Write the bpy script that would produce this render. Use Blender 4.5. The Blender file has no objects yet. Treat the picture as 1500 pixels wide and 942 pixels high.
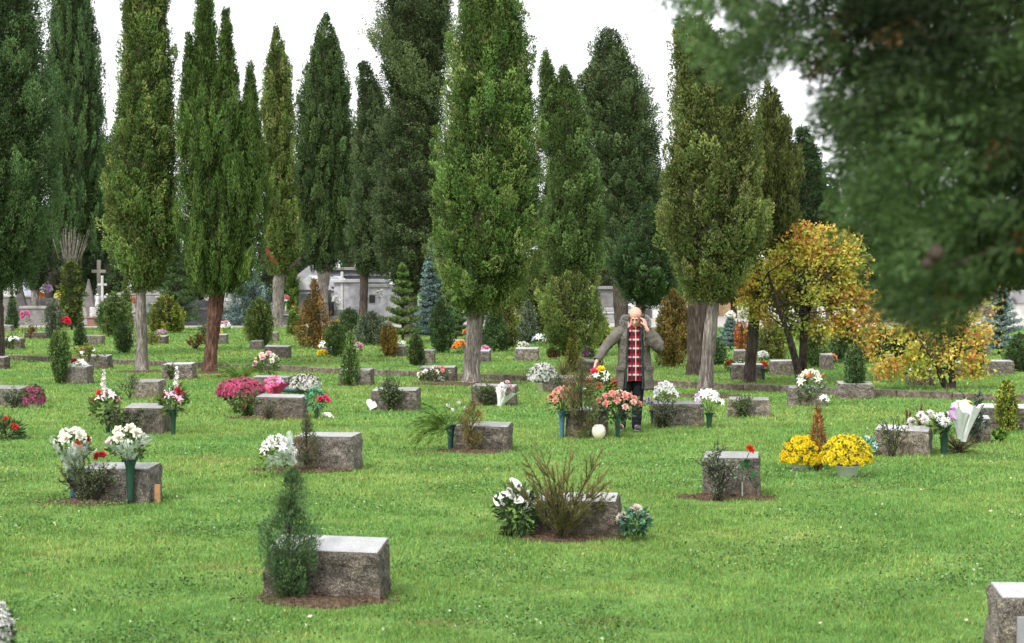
import bpy, bmesh, math, random
import numpy as np
from mathutils import Vector, Matrix, noise as mnoise
random.seed(7); RNG = np.random.default_rng(7)
SC = bpy.context.scene; COL = SC.collection
PI = math.pi; R = math.radians
# ------------------------------------------------------------------ camera geometry
F = 2500.0; CH = 1.9; TH = math.atan(51/F); CT, ST = math.cos(TH), math.sin(TH)
def ray(px, py):
    u = (471-py)/F
    return Vector(((px-750)/F, CT+u*ST, -ST+u*CT))
def hit(px, py, z):
    d = ray(px, py); t = (z-CH)/d.z
    return Vector((d.x*t, d.y*t, z))
K0 = hit(0, 527, 0); K1 = hit(1500, 590, 0)
KU = (K1-K0).normalized(); KV = Vector((-KU.y, KU.x, 0))
if KV.y < 0: KV = -KV
def vdist(x, y): return (x-K0.x)*KV.x + (y-K0.y)*KV.y
LZ = 0.12
def gz(x, y): return LZ if vdist(x, y) > 0.08 else 0.0
def G(px, py):
    a = hit(px, py, 0.0)
    if vdist(a.x, a.y) < 0.08: return a
    b = hit(px, py, LZ)
    return b
def GY(px, Y):          # ground point on column px at depth Y
    x = (px-750)/F*Y; return Vector((x, Y, gz(x, Y)))
def ZP(py, Y):          # height of image row py at depth Y
    u = (471-py)/F; return CH+(-ST+u*CT)/(CT+u*ST)*Y
def XP(px, Y): return (px-750)/F*Y
# ------------------------------------------------------------------ object helpers
def link(name, data=None):
    o = bpy.data.objects.new(name, data); COL.objects.link(o); return o
def tag(o, label=None, cat=None, group=None, kind=None):
    if label: o['label'] = label
    if cat: o['category'] = cat
    if group: o['group'] = group
    if kind: o['kind'] = kind
    return o
def root(name, loc, label, cat, group=None, rz=0):
    o = link(name); o.location = loc; o.rotation_euler.z = rz; o.empty_display_size = .1
    return tag(o, label, cat, group)
def part(name, me, parent=None, loc=(0,0,0), color=None, rot=None, scale=None, label=None):
    o = link(name, me); o.parent = parent; o.location = loc
    if color is not None: o.color = (*color, 1)
    if rot is not None: o.rotation_euler = rot
    if scale is not None: o.scale = scale if hasattr(scale, '__len__') else (scale,)*3
    if label: o['label'] = label
    return o
# ------------------------------------------------------------------ mesh helpers
def np_mesh(name, V, Fc, mat, col=None, smooth=False):
    """V (n,3), Fc (m,k) with one k"""
    V = np.asarray(V, dtype=np.float32); Fc = np.asarray(Fc, dtype=np.int32)
    me = bpy.data.meshes.new(name); m, k = Fc.shape
    me.vertices.add(len(V)); me.vertices.foreach_set('co', V.ravel())
    me.loops.add(m*k); me.loops.foreach_set('vertex_index', Fc.ravel())
    me.polygons.add(m); me.polygons.foreach_set('loop_start', np.arange(0, m*k, k, dtype=np.int32))
    if smooth: me.polygons.foreach_set('use_smooth', np.ones(m, dtype=bool))
    me.update(calc_edges=True)
    if col is not None:
        a = me.attributes.new('col', 'FLOAT_COLOR', 'FACE')
        c4 = np.ones((m, 4), dtype=np.float32); c4[:, :3] = col
        a.data.foreach_set('color', c4.ravel())
    if mat: me.materials.append(mat)
    return me
class Geo:
    """accumulates quads with colours"""
    def __init__(s): s.V = []; s.F = []; s.C = []; s.n = 0
    def add(s, V, Fq, C=(1,1,1)):
        V = np.asarray(V, float).reshape(-1, 3); Fq = np.asarray(Fq, int).reshape(-1, 4)
        s.V.append(V); s.F.append(Fq+s.n); s.n += len(V)
        C = np.asarray(C, float)
        s.C.append(np.broadcast_to(C, (len(Fq), 3)).copy() if C.ndim == 1 else C)
    def mesh(s, name, mat, smooth=False):
        return np_mesh(name, np.concatenate(s.V), np.concatenate(s.F), mat, np.concatenate(s.C), smooth)
def nrm(a): return a/np.maximum(np.linalg.norm(a, axis=-1, keepdims=True), 1e-9)
def leafquads(P, D, L, W, rng=RNG, bend=0.0):
    n = len(P); r = rng.normal(size=(n, 3)); S = nrm(np.cross(D, r)); N = np.cross(S, D)
    L = np.broadcast_to(L, n)[:, None]; W = np.broadcast_to(W, n)[:, None]
    V = np.empty((n, 4, 3)); V[:, 0] = P; V[:, 2] = P+D*L
    mid = P+D*L*.5 + N*L*bend
    V[:, 1] = mid+S*W*.5; V[:, 3] = mid-S*W*.5
    return V.reshape(-1, 3), np.arange(4*n).reshape(n, 4)
def tube(path, r0, r1, sides=4, ridge=0.0, seed=0):
    P = np.asarray(path, float); n = len(P); rr = np.linspace(r0, r1, n) if np.isscalar(r0) else np.asarray(r0)
    T = nrm(np.gradient(P, axis=0)); ref = np.array([0.3, 1.0, 0.1]); 
    S = nrm(np.cross(T, ref)); N = np.cross(S, T)
    a = np.arange(sides)*2*PI/sides
    rg = np.random.default_rng(seed)
    mod = 1+ridge*np.repeat(rg.normal(size=(1, sides)), n, 0)+ridge*.6*rg.normal(size=(n, sides)) if ridge else np.ones((n, sides))
    V = P[:, None, :]+(rr[:, None]*mod)[:, :, None]*(np.cos(a)[None, :, None]*S[:, None, :]+np.sin(a)[None, :, None]*N[:, None, :])
    i = np.arange(n-1)[:, None]*sides; j = np.arange(sides)[None, :]; k = (j+1) % sides
    Fq = np.stack([i+j, i+k, i+k+sides, i+j+sides], -1).reshape(-1, 4)
    return V.reshape(-1, 3), Fq
def bm_mesh(name, bm, mat, smooth=False):
    me = bpy.data.meshes.new(name); bm.to_mesh(me); bm.free()
    if smooth: me.polygons.foreach_set('use_smooth', [True]*len(me.polygons))
    if mat: me.materials.append(mat)
    return me
def bm_box(bm, cx, cy, cz, sx, sy, sz, taper=1.0, rz=0):
    v = []
    for dz in (0, 1):
        t = 1 if dz == 0 else taper
        for dx, dy in ((-1,-1),(1,-1),(1,1),(-1,1)):
            x, y = dx*sx/2*t, dy*sy/2*t
            x, y = x*math.cos(rz)-y*math.sin(rz), x*math.sin(rz)+y*math.cos(rz)
            v.append(bm.verts.new((cx+x, cy+y, cz+dz*sz)))
    for f in ((3,2,1,0),(4,5,6,7),(0,1,5,4),(1,2,6,5),(2,3,7,6),(3,0,4,7)): bm.faces.new([v[i] for i in f])
    return v
def bevel(bm, w, seg=1):
    bmesh.ops.bevel(bm, geom=bm.edges[:], offset=w, segments=seg, affect='EDGES', clamp_overlap=True)
def box_mesh(name, mat, boxes, bev=0.01):
    bm = bmesh.new()
    for b in boxes: bm_box(bm, *b)
    if bev: bevel(bm, bev)
    return bm_mesh(name, bm, mat)
def lathe(name, mat, prof, seg=20, smooth=True, jit=0):
    V = []; 
    for (r, z) in prof:
        for i in range(seg):
            a = 2*PI*i/seg; rr = r*(1+jit*math.sin(a*3+z*40)); V.append((rr*math.cos(a), rr*math.sin(a), z))
    Fq = []
    for k in range(len(prof)-1):
        for i in range(seg):
            j = (i+1) % seg; Fq.append((k*seg+i, k*seg+j, (k+1)*seg+j, (k+1)*seg+i))
    return np_mesh(name, V, Fq, mat, smooth=smooth)
# ------------------------------------------------------------------ materials
class NT:
    def __init__(s, name):
        s.m = bpy.data.materials.new(name); s.m.use_nodes = True; s.t = s.m.node_tree
        for n in list(s.t.nodes): s.t.nodes.remove(n)
        s.out = s.n('ShaderNodeOutputMaterial')
    def n(s, t, **kw):
        x = s.t.nodes.new(t)
        for k, v in kw.items():
            if k.startswith('i_'): x.inputs[k[2:].replace('_', ' ')].default_value = v
            elif k.startswith('x'): x.inputs[int(k[1:])].default_value = v
            else: setattr(x, k, v)
        return x
    def l(s, a, b): s.t.links.new(a, b)
    def noise(s, vec, scale, detail=4, rough=.6, dist=0):
        x = s.n('ShaderNodeTexNoise'); x.inputs['Scale'].default_value = scale; x.inputs['Detail'].default_value = detail
        x.inputs['Roughness'].default_value = rough; x.inputs['Distortion'].default_value = dist
        if vec: s.l(vec, x.inputs['Vector'])
        return x.outputs['Fac']
    def ramp(s, fac, stops, interp='LINEAR'):
        x = s.n('ShaderNodeValToRGB'); x.color_ramp.interpolation = interp; e = x.color_ramp.elements
        while len(e) < len(stops): e.new(.5)
        for el, (p, c) in zip(e, stops):
            el.position = p; el.color = (*c, 1) if hasattr(c, '__len__') else (c, c, c, 1)
        s.l(fac, x.inputs['Fac']); return x.outputs['Color']
    def mix(s, fac, a, b, mode='MIX'):
        x = s.n('ShaderNodeMix', data_type='RGBA', blend_type=mode)
        for sock, v in ((x.inputs[0], fac), (x.inputs[6], a), (x.inputs[7], b)):
            if isinstance(v, (int, float)): sock.default_value = v
            elif isinstance(v, tuple): sock.default_value = (*v, 1)
            else: s.l(v, sock)
        return x.outputs[2]
    def math(s, op, a, b=None, c=None):
        x = s.n('ShaderNodeMath', operation=op)
        for i, v in enumerate((a, b, c)):
            if v is None: continue
            if isinstance(v, (int, float)): x.inputs[i].default_value = v
            else: s.l(v, x.inputs[i])
        return x.outputs[0]
    def bump(s, h, strength=.5, dist=.01):
        x = s.n('ShaderNodeBump'); x.inputs['Strength'].default_value = strength; x.inputs['Distance'].default_value = dist
        s.l(h, x.inputs['Height']); return x.outputs['Normal']
    def bsdf(s, color, rough=.7, normal=None, spec=.5, **kw):
        x = s.n('ShaderNodeBsdfPrincipled')
        if isinstance(color, tuple): x.inputs['Base Color'].default_value = (*color, 1)
        else: s.l(color, x.inputs['Base Color'])
        if isinstance(rough, (int, float)): x.inputs['Roughness'].default_value = rough
        else: s.l(rough, x.inputs['Roughness'])
        x.inputs['Specular IOR Level'].default_value = spec
        for k, v in kw.items(): x.inputs[k.replace('_', ' ')].default_value = v
        if normal: s.l(normal, x.inputs['Normal'])
        return x.outputs[0]
    def done(s, sh): s.l(sh, s.out.inputs['Surface']); return s.m
    def mixs(s, f, a, b):
        x = s.n('ShaderNodeMixShader')
        if isinstance(f, (int, float)): x.inputs[0].default_value = f
        else: s.l(f, x.inputs[0])
        s.l(a, x.inputs[1]); s.l(b, x.inputs[2]); return x.outputs[0]
    def pos(s): return s.n('ShaderNodeNewGeometry').outputs['Position']
    def obj(s): return s.n('ShaderNodeTexCoord').outputs['Object']
    def oi(s, k='Color'): return s.n('ShaderNodeObjectInfo').outputs[k]
    def attr(s, nm='col'): 
        x = s.n('ShaderNodeAttribute'); x.attribute_name = nm; return x.outputs['Color']
def m_leaf(name='leaf_foliage', rough=.6, tr=.16, spec=.16, gain=1.0):
    t = NT(name); c = t.attr()
    n = t.noise(t.pos(), 1.3, 3); c = t.mix(1.0, c, t.ramp(n, [(.3, .78*gain), (.7, 1.3*gain)]), 'MULTIPLY')
    tl = t.n('ShaderNodeBsdfTranslucent'); t.l(c, tl.inputs['Color'])
    return t.done(t.mixs(tr, t.bsdf(c, rough, spec=spec), tl.outputs[0]))
M_LEAF = m_leaf(); M_AUT = m_leaf('autumn_leaves', .6, .4, .15, 1.0)
def lawn_color(t):
    p = t.pos()
    big = t.noise(p, .22, 3, .55); mid = t.noise(p, 1.1, 4, .6, .4); fine = t.noise(p, 9, 4, .7)
    c = t.ramp(mid, [(.30, (.118,.225,.05)), (.46, (.155,.28,.066)), (.60, (.19,.315,.08)), (.75, (.275,.355,.105))])
    c2 = t.ramp(big, [(.35, (.85,.97,.9)), (.62, (1.15,1.04,1.0))])
    c = t.mix(1.0, c, c2, 'MULTIPLY')
    sx = t.n('ShaderNodeMapping'); sx.inputs['Scale'].default_value = (.55, 1.3, 1); t.l(p, sx.inputs['Vector'])
    br = t.noise(sx.outputs[0], 1.25, 5, .65, .3)
    c = t.mix(t.ramp(br, [(.60, 0.0), (.74, .8)]), c, (.26,.19,.085))
    return c, fine
def m_lawn():
    t = NT('lawn_turf'); c, fine = lawn_color(t)
    c = t.mix(1.0, c, t.ramp(fine, [(.3, .5), (.7, .95)]), 'MULTIPLY')
    return t.done(t.bsdf(c, .9, t.bump(t.noise(t.pos(), 60, 4), .8, .03), spec=.1))
def m_grass():
    t = NT('grass_blades'); c, fine = lawn_color(t)
    c = t.mix(1.0, c, t.ramp(fine, [(.3, .8), (.7, 1.2)]), 'MULTIPLY')
    c = t.mix(1.0, c, t.attr(), 'MULTIPLY')
    tl = t.n('ShaderNodeBsdfTranslucent'); t.l(c, tl.inputs['Color'])
    return t.done(t.mixs(.35, t.bsdf(c, .5, spec=.35), tl.outputs[0]))
def m_soil():
    t = NT('soil'); p = t.pos(); n = t.noise(p, 45, 6, .7)
    c = t.ramp(n, [(.3, (.04,.026,.018)), (.5, (.105,.07,.048)), (.7, (.23,.165,.115))])
    return t.done(t.bsdf(c, .95, t.bump(n, 1, .03), spec=.1))
def m_bark(name, a, b, c3, sc=6):
    t = NT(name); mp = t.n('ShaderNodeMapping'); mp.inputs['Scale'].default_value = (1, 1, .12); t.l(t.pos(), mp.inputs['Vector'])
    n = t.noise(mp.outputs[0], sc*5, 6, .7, .6); n2 = t.noise(t.pos(), 1.7, 4)
    c = t.ramp(n, [(.33, a), (.5, b), (.66, c3)])
    c = t.mix(1.0, c, t.ramp(n2, [(.3, .65), (.7, 1.25)]), 'MULTIPLY')
    return t.done(t.bsdf(c, .9, t.bump(n, 1, .06), spec=.15))
def m_granite_rough():
    t = NT('rough_granite'); p = t.obj(); rnd = t.oi('Random')
    off = t.n('ShaderNodeVectorMath', operation='ADD'); t.l(p, off.inputs[0]); t.l(t.math('MULTIPLY', rnd, 30.0), off.inputs[1]); p2 = off.outputs[0]
    sp = t.noise(p2, 130, 3, .8); md = t.noise(p2, 14, 6, .75, .5); bg = t.noise(p2, 4.5, 4, .6)
    c = t.ramp(sp, [(.34, (.02,.019,.018)), (.5, (.12,.112,.104)), (.66, (.42,.40,.375))])
    c = t.mix(1.0, c, t.ramp(md, [(.34, (.3,.28,.26)), (.5, (.8,.77,.72)), (.66, (1.5,1.43,1.3))]), 'MULTIPLY')
    sep = t.n('ShaderNodeSeparateXYZ'); t.l(p, sep.inputs[0])
    low = t.math('SUBTRACT', .62, t.math('MULTIPLY', sep.outputs[2], 1.6))
    f = t.math('MULTIPLY', t.ramp(t.math('ADD', t.math('MULTIPLY', bg, 1.3), t.math('SUBTRACT', low, .55)), [(.50, 0.0), (.85, 1.0)]), .5)
    brown = t.ramp(md, [(.35, (.05,.032,.02)), (.65, (.17,.12,.07))])
    c = t.mix(f, c, brown)
    moss = t.ramp(t.noise(p2, 9, 5, .7), [(.60, 0.0), (.7, .5)])
    c = t.mix(moss, c, (.09,.10,.035))
    c = t.mix(1.0, c, t.ramp(rnd, [(0, (.72,.68,.62)), (.5, (1.0,.99,.98)), (1, (1.4,1.34,1.25))]), 'MULTIPLY')
    h = t.math('ADD', md, t.math('MULTIPLY', sp, .35))
    return t.done(t.bsdf(c, .88, t.bump(h, 1, .02), spec=.3))
def m_granite_top():
    t = NT('polished_granite'); p = t.obj()
    sp = t.noise(p, 170, 2, .7); lg = t.noise(p, 6, 4)
    c = t.ramp(sp, [(.33, (.12,.12,.122)), (.5, (.30,.30,.305)), (.68, (.48,.48,.485))])
    c = t.mix(1.0, c, t.ramp(lg, [(.3, (.72,.72,.70)), (.65, (1.05,1.05,1.05))]), 'MULTIPLY')
    return t.done(t.bsdf(c, .28, spec=.5))
def m_objcol(name, rough=.5, spec=.4, noise_amt=.15, scale=12, bump=0):
    t = NT(name); n = t.noise(t.obj(), scale, 5, .65)
    c = t.mix(1.0, t.oi(), t.ramp(n, [(.25, 1-noise_amt*2), (.75, 1+noise_amt)]), 'MULTIPLY')
    return t.done(t.bsdf(c, rough, t.bump(n, .5, bump) if bump else None, spec=spec))
def m_petal():
    t = NT('petals'); ri = t.n('ShaderNodeNewGeometry').outputs['Random Per Island']
    c = t.mix(1.0, t.oi(), t.ramp(ri, [(0, .72), (1, 1.1)]), 'MULTIPLY')
    tl = t.n('ShaderNodeBsdfTranslucent'); t.l(c, tl.inputs['Color'])
    return t.done(t.mixs(.25, t.bsdf(c, .6, spec=.2), tl.outputs[0]))
def m_cello():
    t = NT('cellophane'); a = t.n('ShaderNodeBsdfTransparent'); a.inputs[0].default_value = (.96,.98,.97,1)
    n = t.noise(t.obj(), 14, 4, .6, 1.0)
    b = t.bsdf((.75,.80,.79), .15, t.bump(n, 1, .02), spec=.8)
    return t.done(t.mixs(t.ramp(n, [(.35, .25), (.65, .7)]), a.outputs[0], b))
M_LAWN, M_GRASS, M_SOIL = m_lawn(), m_grass(), m_soil()
M_BARK = m_bark('grey_bark', (.045,.036,.03), (.19,.165,.145), (.40,.37,.34))
M_BARKD = m_bark('dark_bark', (.02,.015,.013), (.075,.058,.048), (.16,.13,.115))
M_BARKR = m_bark('reddish_bark', (.03,.014,.01), (.12,.058,.042), (.27,.17,.13))
M_ROUGH, M_TOP = m_granite_rough(), m_granite_top()
M_PETAL, M_CELLO = m_petal(), m_cello()
M_PLAST = m_objcol('moulded_plastic', .4, .5, .1, 9)
M_PAPER = m_objcol('wrapping_paper', .6, .3, .08, 6, .01)
M_TOMB = m_objcol('tomb_stone', .75, .35, .28, 3.5, .01)
M_ROOF = m_objcol('tomb_roof', .6, .4, .2, 2.0, .01)
M_WOOD = m_objcol('sawn_wood', .7, .3, .2, 20, .005)
M_CERAM = m_objcol('glazed_ceramic', .25, .5, .12, 8)
# ------------------------------------------------------------------ setting: lawn, kerb, path
def build_ground():
    us = np.concatenate([np.linspace(-900, -80, 5), np.linspace(-60, 60, 41), np.linspace(80, 900, 5)])
    vs = [-700, -200, -60, -40, -25, -15, -8, -3, -1, 0.04, 0.06, 1, 3, 8, 15, 25, 40, 60, 100, 250, 900]
    V = []
    for v in vs:
        for u in us:
            p = K0+KU*float(u+13)+KV*float(v); V.append((p.x, p.y, LZ if v > .05 else 0))
    n = len(us); Fq = [(j*n+i, j*n+i+1, (j+1)*n+i+1, (j+1)*n+i) for j in range(len(vs)-1) for i in range(n-1)]
    o = link('lawn', np_mesh('lawn', V, Fq, M_LAWN)); tag(o, 'short green lawn between the graves', kind='structure')
    # kerb of low concrete lengths
    t = NT('kerb_concrete'); nn = t.noise(t.pos(), 12, 6, .7)
    c = t.ramp(nn, [(.3, (.05,.04,.03)), (.5, (.12,.095,.075)), (.7, (.25,.215,.18))])
    mk = t.done(t.bsdf(c, .9, t.bump(nn, 1, .02), spec=.2))
    bm = bmesh.new(); ang = math.atan2(KU.y, KU.x); L = 1.0
    for i in range(-12, 50):
        p = K0+KU*(i*L+.5)+KV*.06
        bm_box(bm, p.x, p.y, -.05, L-.012, .12+random.uniform(-.006,.006), LZ+.06+random.uniform(-.012,.008), 1, ang+random.uniform(-.006,.006))
    bevel(bm, .012)
    tag(link('kerb', bm_mesh('kerb', bm, mk)), 'low worn concrete kerb crossing the lawn', kind='structure')
    # pale paving before the old tombs and gravel between them
    t = NT('pale_paving'); nn = t.noise(t.pos(), 5, 5, .7)
    mp = t.done(t.bsdf(t.ramp(nn, [(.3, (.22,.20,.18)), (.7, (.42,.40,.37))]), .9, spec=.2))
    bm = bmesh.new(); bm_box(bm, 0, 75.5, LZ-.02, 130, 3.4, .05); bm_box(bm, 0, 115, LZ-.03, 170, 75, .034)
    tag(link('path', bm_mesh('path', bm, mp)), 'pale paving in front of the old tombs', kind='structure')
SOILS = []   # (x, y, rx, ry, rot) kept free of blades
def soil_bed(c, rx, ry, rot=0, seed=0):
    rg = np.random.default_rng(seed); SOILS.append((c.x, c.y, rx, ry, rot))
    rings, seg = 9, 40; V = [(0, 0, .03)]
    ph = rg.uniform(0, 6, 6)
    for k in range(1, rings+1):
        t = k/rings
        for i in range(seg):
            a = 2*PI*i/seg; e = 1+.16*math.sin(2*a+ph[3])+.13*math.sin(3*a+ph[0])+.10*math.sin(5*a+ph[1])+.07*math.sin(9*a+ph[2])
            V.append((rx*.95*t*e*math.cos(a), ry*.95*t*e*math.sin(a), max(-.02, (.03*(1-t**2.5)+.006+rg.normal()*.008)) if k < rings else -.02))
    Fq = []
    for k in range(1, rings):
        for i in range(seg):
            j = (i+1) % seg; Fq.append((1+(k-1)*seg+i, 1+(k-1)*seg+j, 1+k*seg+j, 1+k*seg+i))
    for i in range(0, seg, 2): Fq.append((0, 1+i, 1+(i+1) % seg, 1+(i+2) % seg))
    g = Geo(); g.add(V, Fq)
    n = int(180*rx*ry*12); a = rg.uniform(0, 2*PI, n); rr = np.sqrt(rg.uniform(0, 1, n))*1.15
    P = np.stack([rx*rr*np.cos(a), ry*rr*np.sin(a), .02+rg.uniform(0, .012, n)], 1)
    D = nrm(rg.normal(size=(n, 3))*[1, 1, .45]); g.add(*leafquads(P, D, rg.uniform(.012, .04, n), rg.uniform(.008, .02, n), rg))
    o = link('soil_bed', g.mesh('soil_bed', M_SOIL)); o.location = c; o.rotation_euler.z = rot
    tag(o, kind='structure')
# ------------------------------------------------------------------ gravestones
def stone_variant(seed, W, D, Hf, Hb, hiW=.96):
    bm = bmesh.new(); bmesh.ops.create_cube(bm, size=1)
    bmesh.ops.subdivide_edges(bm, edges=bm.edges[:], cuts=13, use_grid_fill=True)
    for v in bm.verts:
        x, y, z = v.co.x+.5, v.co.y+.5, v.co.z+.5
        h = Hf+(Hb-Hf)*y; tp = 1-(1-hiW)*z
        px, py, pz = (x-.5)*W*tp, (y-.5)*D*(1-.06*z), z*h
        p = Vector((px, py, pz))
        side = (x < .001)-(x > .999); fr = (y < .001)-(y > .999)
        if z < .995:
            q = p*9+Vector((seed*7.3, 0, 0)); d = mnoise.fractal(q, 1, 2, 4)*.016+mnoise.noise(p*28+Vector((seed, 0, 0)))*.006
            dv = Vector((-side, -fr, 0)); p += dv*d
            if side and fr: p -= Vector((-side, -fr, 0))*.006*abs(mnoise.noise(p*20))
        else:
            if side or fr:
                p.z -= .004+.012*max(0, mnoise.noise(p*12+Vector((seed, 3, 0)))); p += Vector((side, fr, 0))*.004
        v.co = p-Vector((0, 0, .02*(z < .01)))
    body = bm_mesh('gravestone', bm, M_ROUGH)
    bm = bmesh.new(); w2, d2 = W*hiW-.022, D*.94-.02
    vs = []
    for (sx, sy) in ((-1,-1),(1,-1),(1,1),(-1,1)):
        for dz in (-.004, .007):
            hh = Hf+(Hb-Hf)*(sy*d2/2/D+.5); vs.append(bm.verts.new((sx*w2/2, sy*d2/2, hh+dz)))
    for f in ((0,2,3,1),(2,4,5,3),(4,6,7,5),(6,0,1,7),(1,3,5,7),(0,6,4,2)): bm.faces.new([vs[i] for i in f])
    bevel(bm, .004); top = bm_mesh('polished_top', bm, M_TOP)
    return body, top
STV = [stone_variant(s, 1.0*.70, D, hf, hb) for s, D, hf, hb in ((1,.40,.31,.345),(2,.38,.29,.31),(3,.36,.33,.35),(4,.42,.27,.30),(5,.36,.30,.33))]
def stone(xl, xr, by, rot, label, v=None, hs=1.0, soil=None, dy=0, frontless=False):
    cx = (xl+xr)/2; g = G(cx, by); w = (xr-xl)/F*g.y
    v = random.randrange(len(STV)) if v is None else v
    body, top = STV[v]; a = R(rot); sx = w/(.70*abs(math.cos(a))+.36*abs(math.sin(a))*.45)
    o = link('gravestone', body); o.location = (g.x, g.y+.19, g.z-.01); o.rotation_euler = (random.uniform(-.02, .02), random.uniform(-.022, .022), a)
    o.scale = (sx, 1.0 if .6 < sx < 1.4 else .9, hs)
    tag(o, label, 'gravestone', 'low rough granite gravestones on the lawn')
    part('polished_top', top, o)
    if soil: soil_bed(Vector((g.x+soil[0], g.y+.1+soil[1], g.z)), soil[2], soil[3], a*.6, int(by))
    return o
# ------------------------------------------------------------------ grass
def soil_mask(x, y):
    m = np.ones(len(x), bool)
    for (cx, cy, rx, ry, rot) in SOILS:
        dx, dy = x-cx, y-cy; u = dx*math.cos(rot)+dy*math.sin(rot); v = -dx*math.sin(rot)+dy*math.cos(rot)
        a = np.arctan2(v/ry, u/rx)
        m &= (u/rx)**2+(v/ry)**2 > (.95+.15*np.sin(5*a+cx)+.14*np.sin(3*a+cy))**2*RNG.uniform(.3, 1.2, len(x))**2
    return m
def build_grass():
    rg = np.random.default_rng(3); Vs = []; Cs = []
    for (y0, y1, dens, w0, w1, L0, L1) in ((8.2, 11, 6800, .006, .010, .03, .06), (11, 16, 4200, .009, .014, .03, .065), (16, 24, 1500, .013, .02, .035, .075),
                                           (24, 40, 520, .02, .034, .04, .085), (40, 75, 130, .04, .07, .05, .10)):
        hw0, hw1 = .3*y0*1.1+.5, .3*y1*1.1+.5; n = int((hw0+hw1)*(y1-y0)*dens)
        y = y0+(y1-y0)*rg.uniform(0, 1, n)**.93; x = rg.uniform(-1, 1, n)*(.33*y+.5)
        # tufty density
        tuft = np.sin(x*7.1+1.3*np.sin(y*5.3))*np.sin(y*6.3+1.1*np.sin(x*4.7))
        keep = soil_mask(x, y) & (rg.uniform(0, 1, n) < .80+.35*tuft)
        vd = (x-K0.x)*KV.x+(y-K0.y)*KV.y; keep &= ~((vd > -.01) & (vd < .13))
        x, y, vd = x[keep], y[keep], vd[keep]; n = len(x); z = np.where(vd > .05, LZ, 0)-.004
        a = rg.uniform(0, 2*PI, n); w = rg.uniform(w0, w1, n); L = .66*rg.uniform(L0, L1, n)*(1+.35*(tuft[keep])); lean = rg.uniform(.1, .85, n)*L; la = rg.uniform(0, 2*PI, n)
        P = np.stack([x, y, z], 1); S = np.stack([np.cos(a), np.sin(a), 0*a], 1)*w[:, None]/2
        T = P+np.stack([np.cos(la)*lean, np.sin(la)*lean, np.sqrt(np.maximum(L**2-lean**2, 1e-6))], 1)
        V = np.stack([P-S, P+S, T], 1); Vs.append(V.reshape(-1, 3))
        b = rg.uniform(.6, 1.45, n)[:, None]; hue = rg.normal(0, .12, n)[:, None]
        C = np.concatenate([b*(1+hue), b, b*(1-hue*.5)], 1)
        dry = rg.uniform(0, 1, n) < .06; C[dry] *= [1.7, 1.15, 1.1]
        Cs.append(C)
    V = np.concatenate(Vs); C = np.concatenate(Cs)
    me = np_mesh('grass', V, np.arange(len(V)).reshape(-1, 3), M_GRASS, C)
    tag(link('grass', me), 'short grass blades of the lawn', kind='stuff')
    # clover: small rounded bluish leaves in drifts, a few of them pale
    n = 90000; y = 8.3+12*rg.uniform(0, 1, n)**1.3; x = rg.uniform(-1, 1, n)*(.33*y+.4)
    pat = np.sin(x*1.7+2*np.sin(y*.9))*np.sin(y*2.1+1.7*np.sin(x*1.1)); keep = (pat+rg.normal(0, .3, n) > .25) & soil_mask(x, y)
    x, y = x[keep], y[keep]; n = len(x)
    P = np.stack([x, y, rg.uniform(.02, .045, n)], 1); D = nrm(np.stack([rg.normal(size=n), rg.normal(size=n), rg.normal(size=n)*.35], 1))
    s = rg.uniform(.012, .022, n); V, Fq = leafquads(P, D, s, s*1.1, rg)
    b = rg.uniform(.7, 1.6, n)[:, None]; C = b*np.array([.075,.15,.04]); pale_leaf = rg.uniform(0, 1, n) < .022; C[pale_leaf] = [.34,.42,.27]
    tag(link('clover', np_mesh('clover', V, Fq, M_LEAF, C)), 'clover leaves spread through the lawn', kind='stuff')
    # fallen leaves
    n = 800; y = 9+60*rg.uniform(0, 1, n)**1.1; x = rg.uniform(-1, 1, n)*(.32*y); 
    xr = rg.uniform(.05, .3, n)*1.0; m = rg.uniform(0, 1, n) < .5; x = np.where(m & (y > 22), y*xr, x)
    z = np.array([gz(a, b) for a, b in zip(x, y)])+.05
    D = nrm(np.stack([rg.normal(size=n), rg.normal(size=n), rg.normal(size=n)*.2], 1)); s = rg.uniform(.014, .032, n)*(1+y/50)
    V, Fq = leafquads(np.stack([x, y, z], 1), D, s, s*.6, rg)
    pal = np.array([[.36,.27,.08],[.26,.15,.05],[.42,.38,.26],[.30,.27,.12]]); C = pal[rg.integers(0, 4, n)]
    tag(link('fallen_leaves', np_mesh('fallen_leaves', V, Fq, M_LEAF, C)), 'pale fallen leaves scattered over the lawn', kind='stuff')
# ------------------------------------------------------------------ foliage generators
def plumes(g, B, D, Ln, Rd, C, per, L, W, spread, rg, up=.15, cvar=.3, tip=.25):
    m = len(B); n = m*per; i = np.repeat(np.arange(m), per)
    t = rg.uniform(0, 1, n)**.85; a = rg.uniform(0, 2*PI, n)
    d = D[i]; ref = nrm(rg.normal(size=(m, 3)))[i]; S = nrm(np.cross(d, ref)); N = np.cross(S, d)
    e = S*np.cos(a)[:, None]+N*np.sin(a)[:, None]
    prof = np.sin(PI*np.clip(.12+.86*t, 0, 1))**.8
    rr = Rd[i]*prof*rg.uniform(.35, 1, n)**.5
    P = B[i]+d*(Ln[i]*t)[:, None]+e*rr[:, None]
    dr = nrm(d*(1-spread)+e*spread+rg.normal(size=(n, 3))*.28+np.array([0, 0, up]))
    c = C[i]*(1-cvar/2+cvar*rg.uniform(0, 1, n)*1.2)[:, None]*(1-tip/2+tip*t)[:, None]  # leaf colour lightens along the plume, a painted highlight at its tip
    V, Fq = leafquads(P, dr, L*rg.uniform(.7, 1.3, n), W*rg.uniform(.7, 1.3, n), rg, .05); g.add(V, Fq, c)
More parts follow.
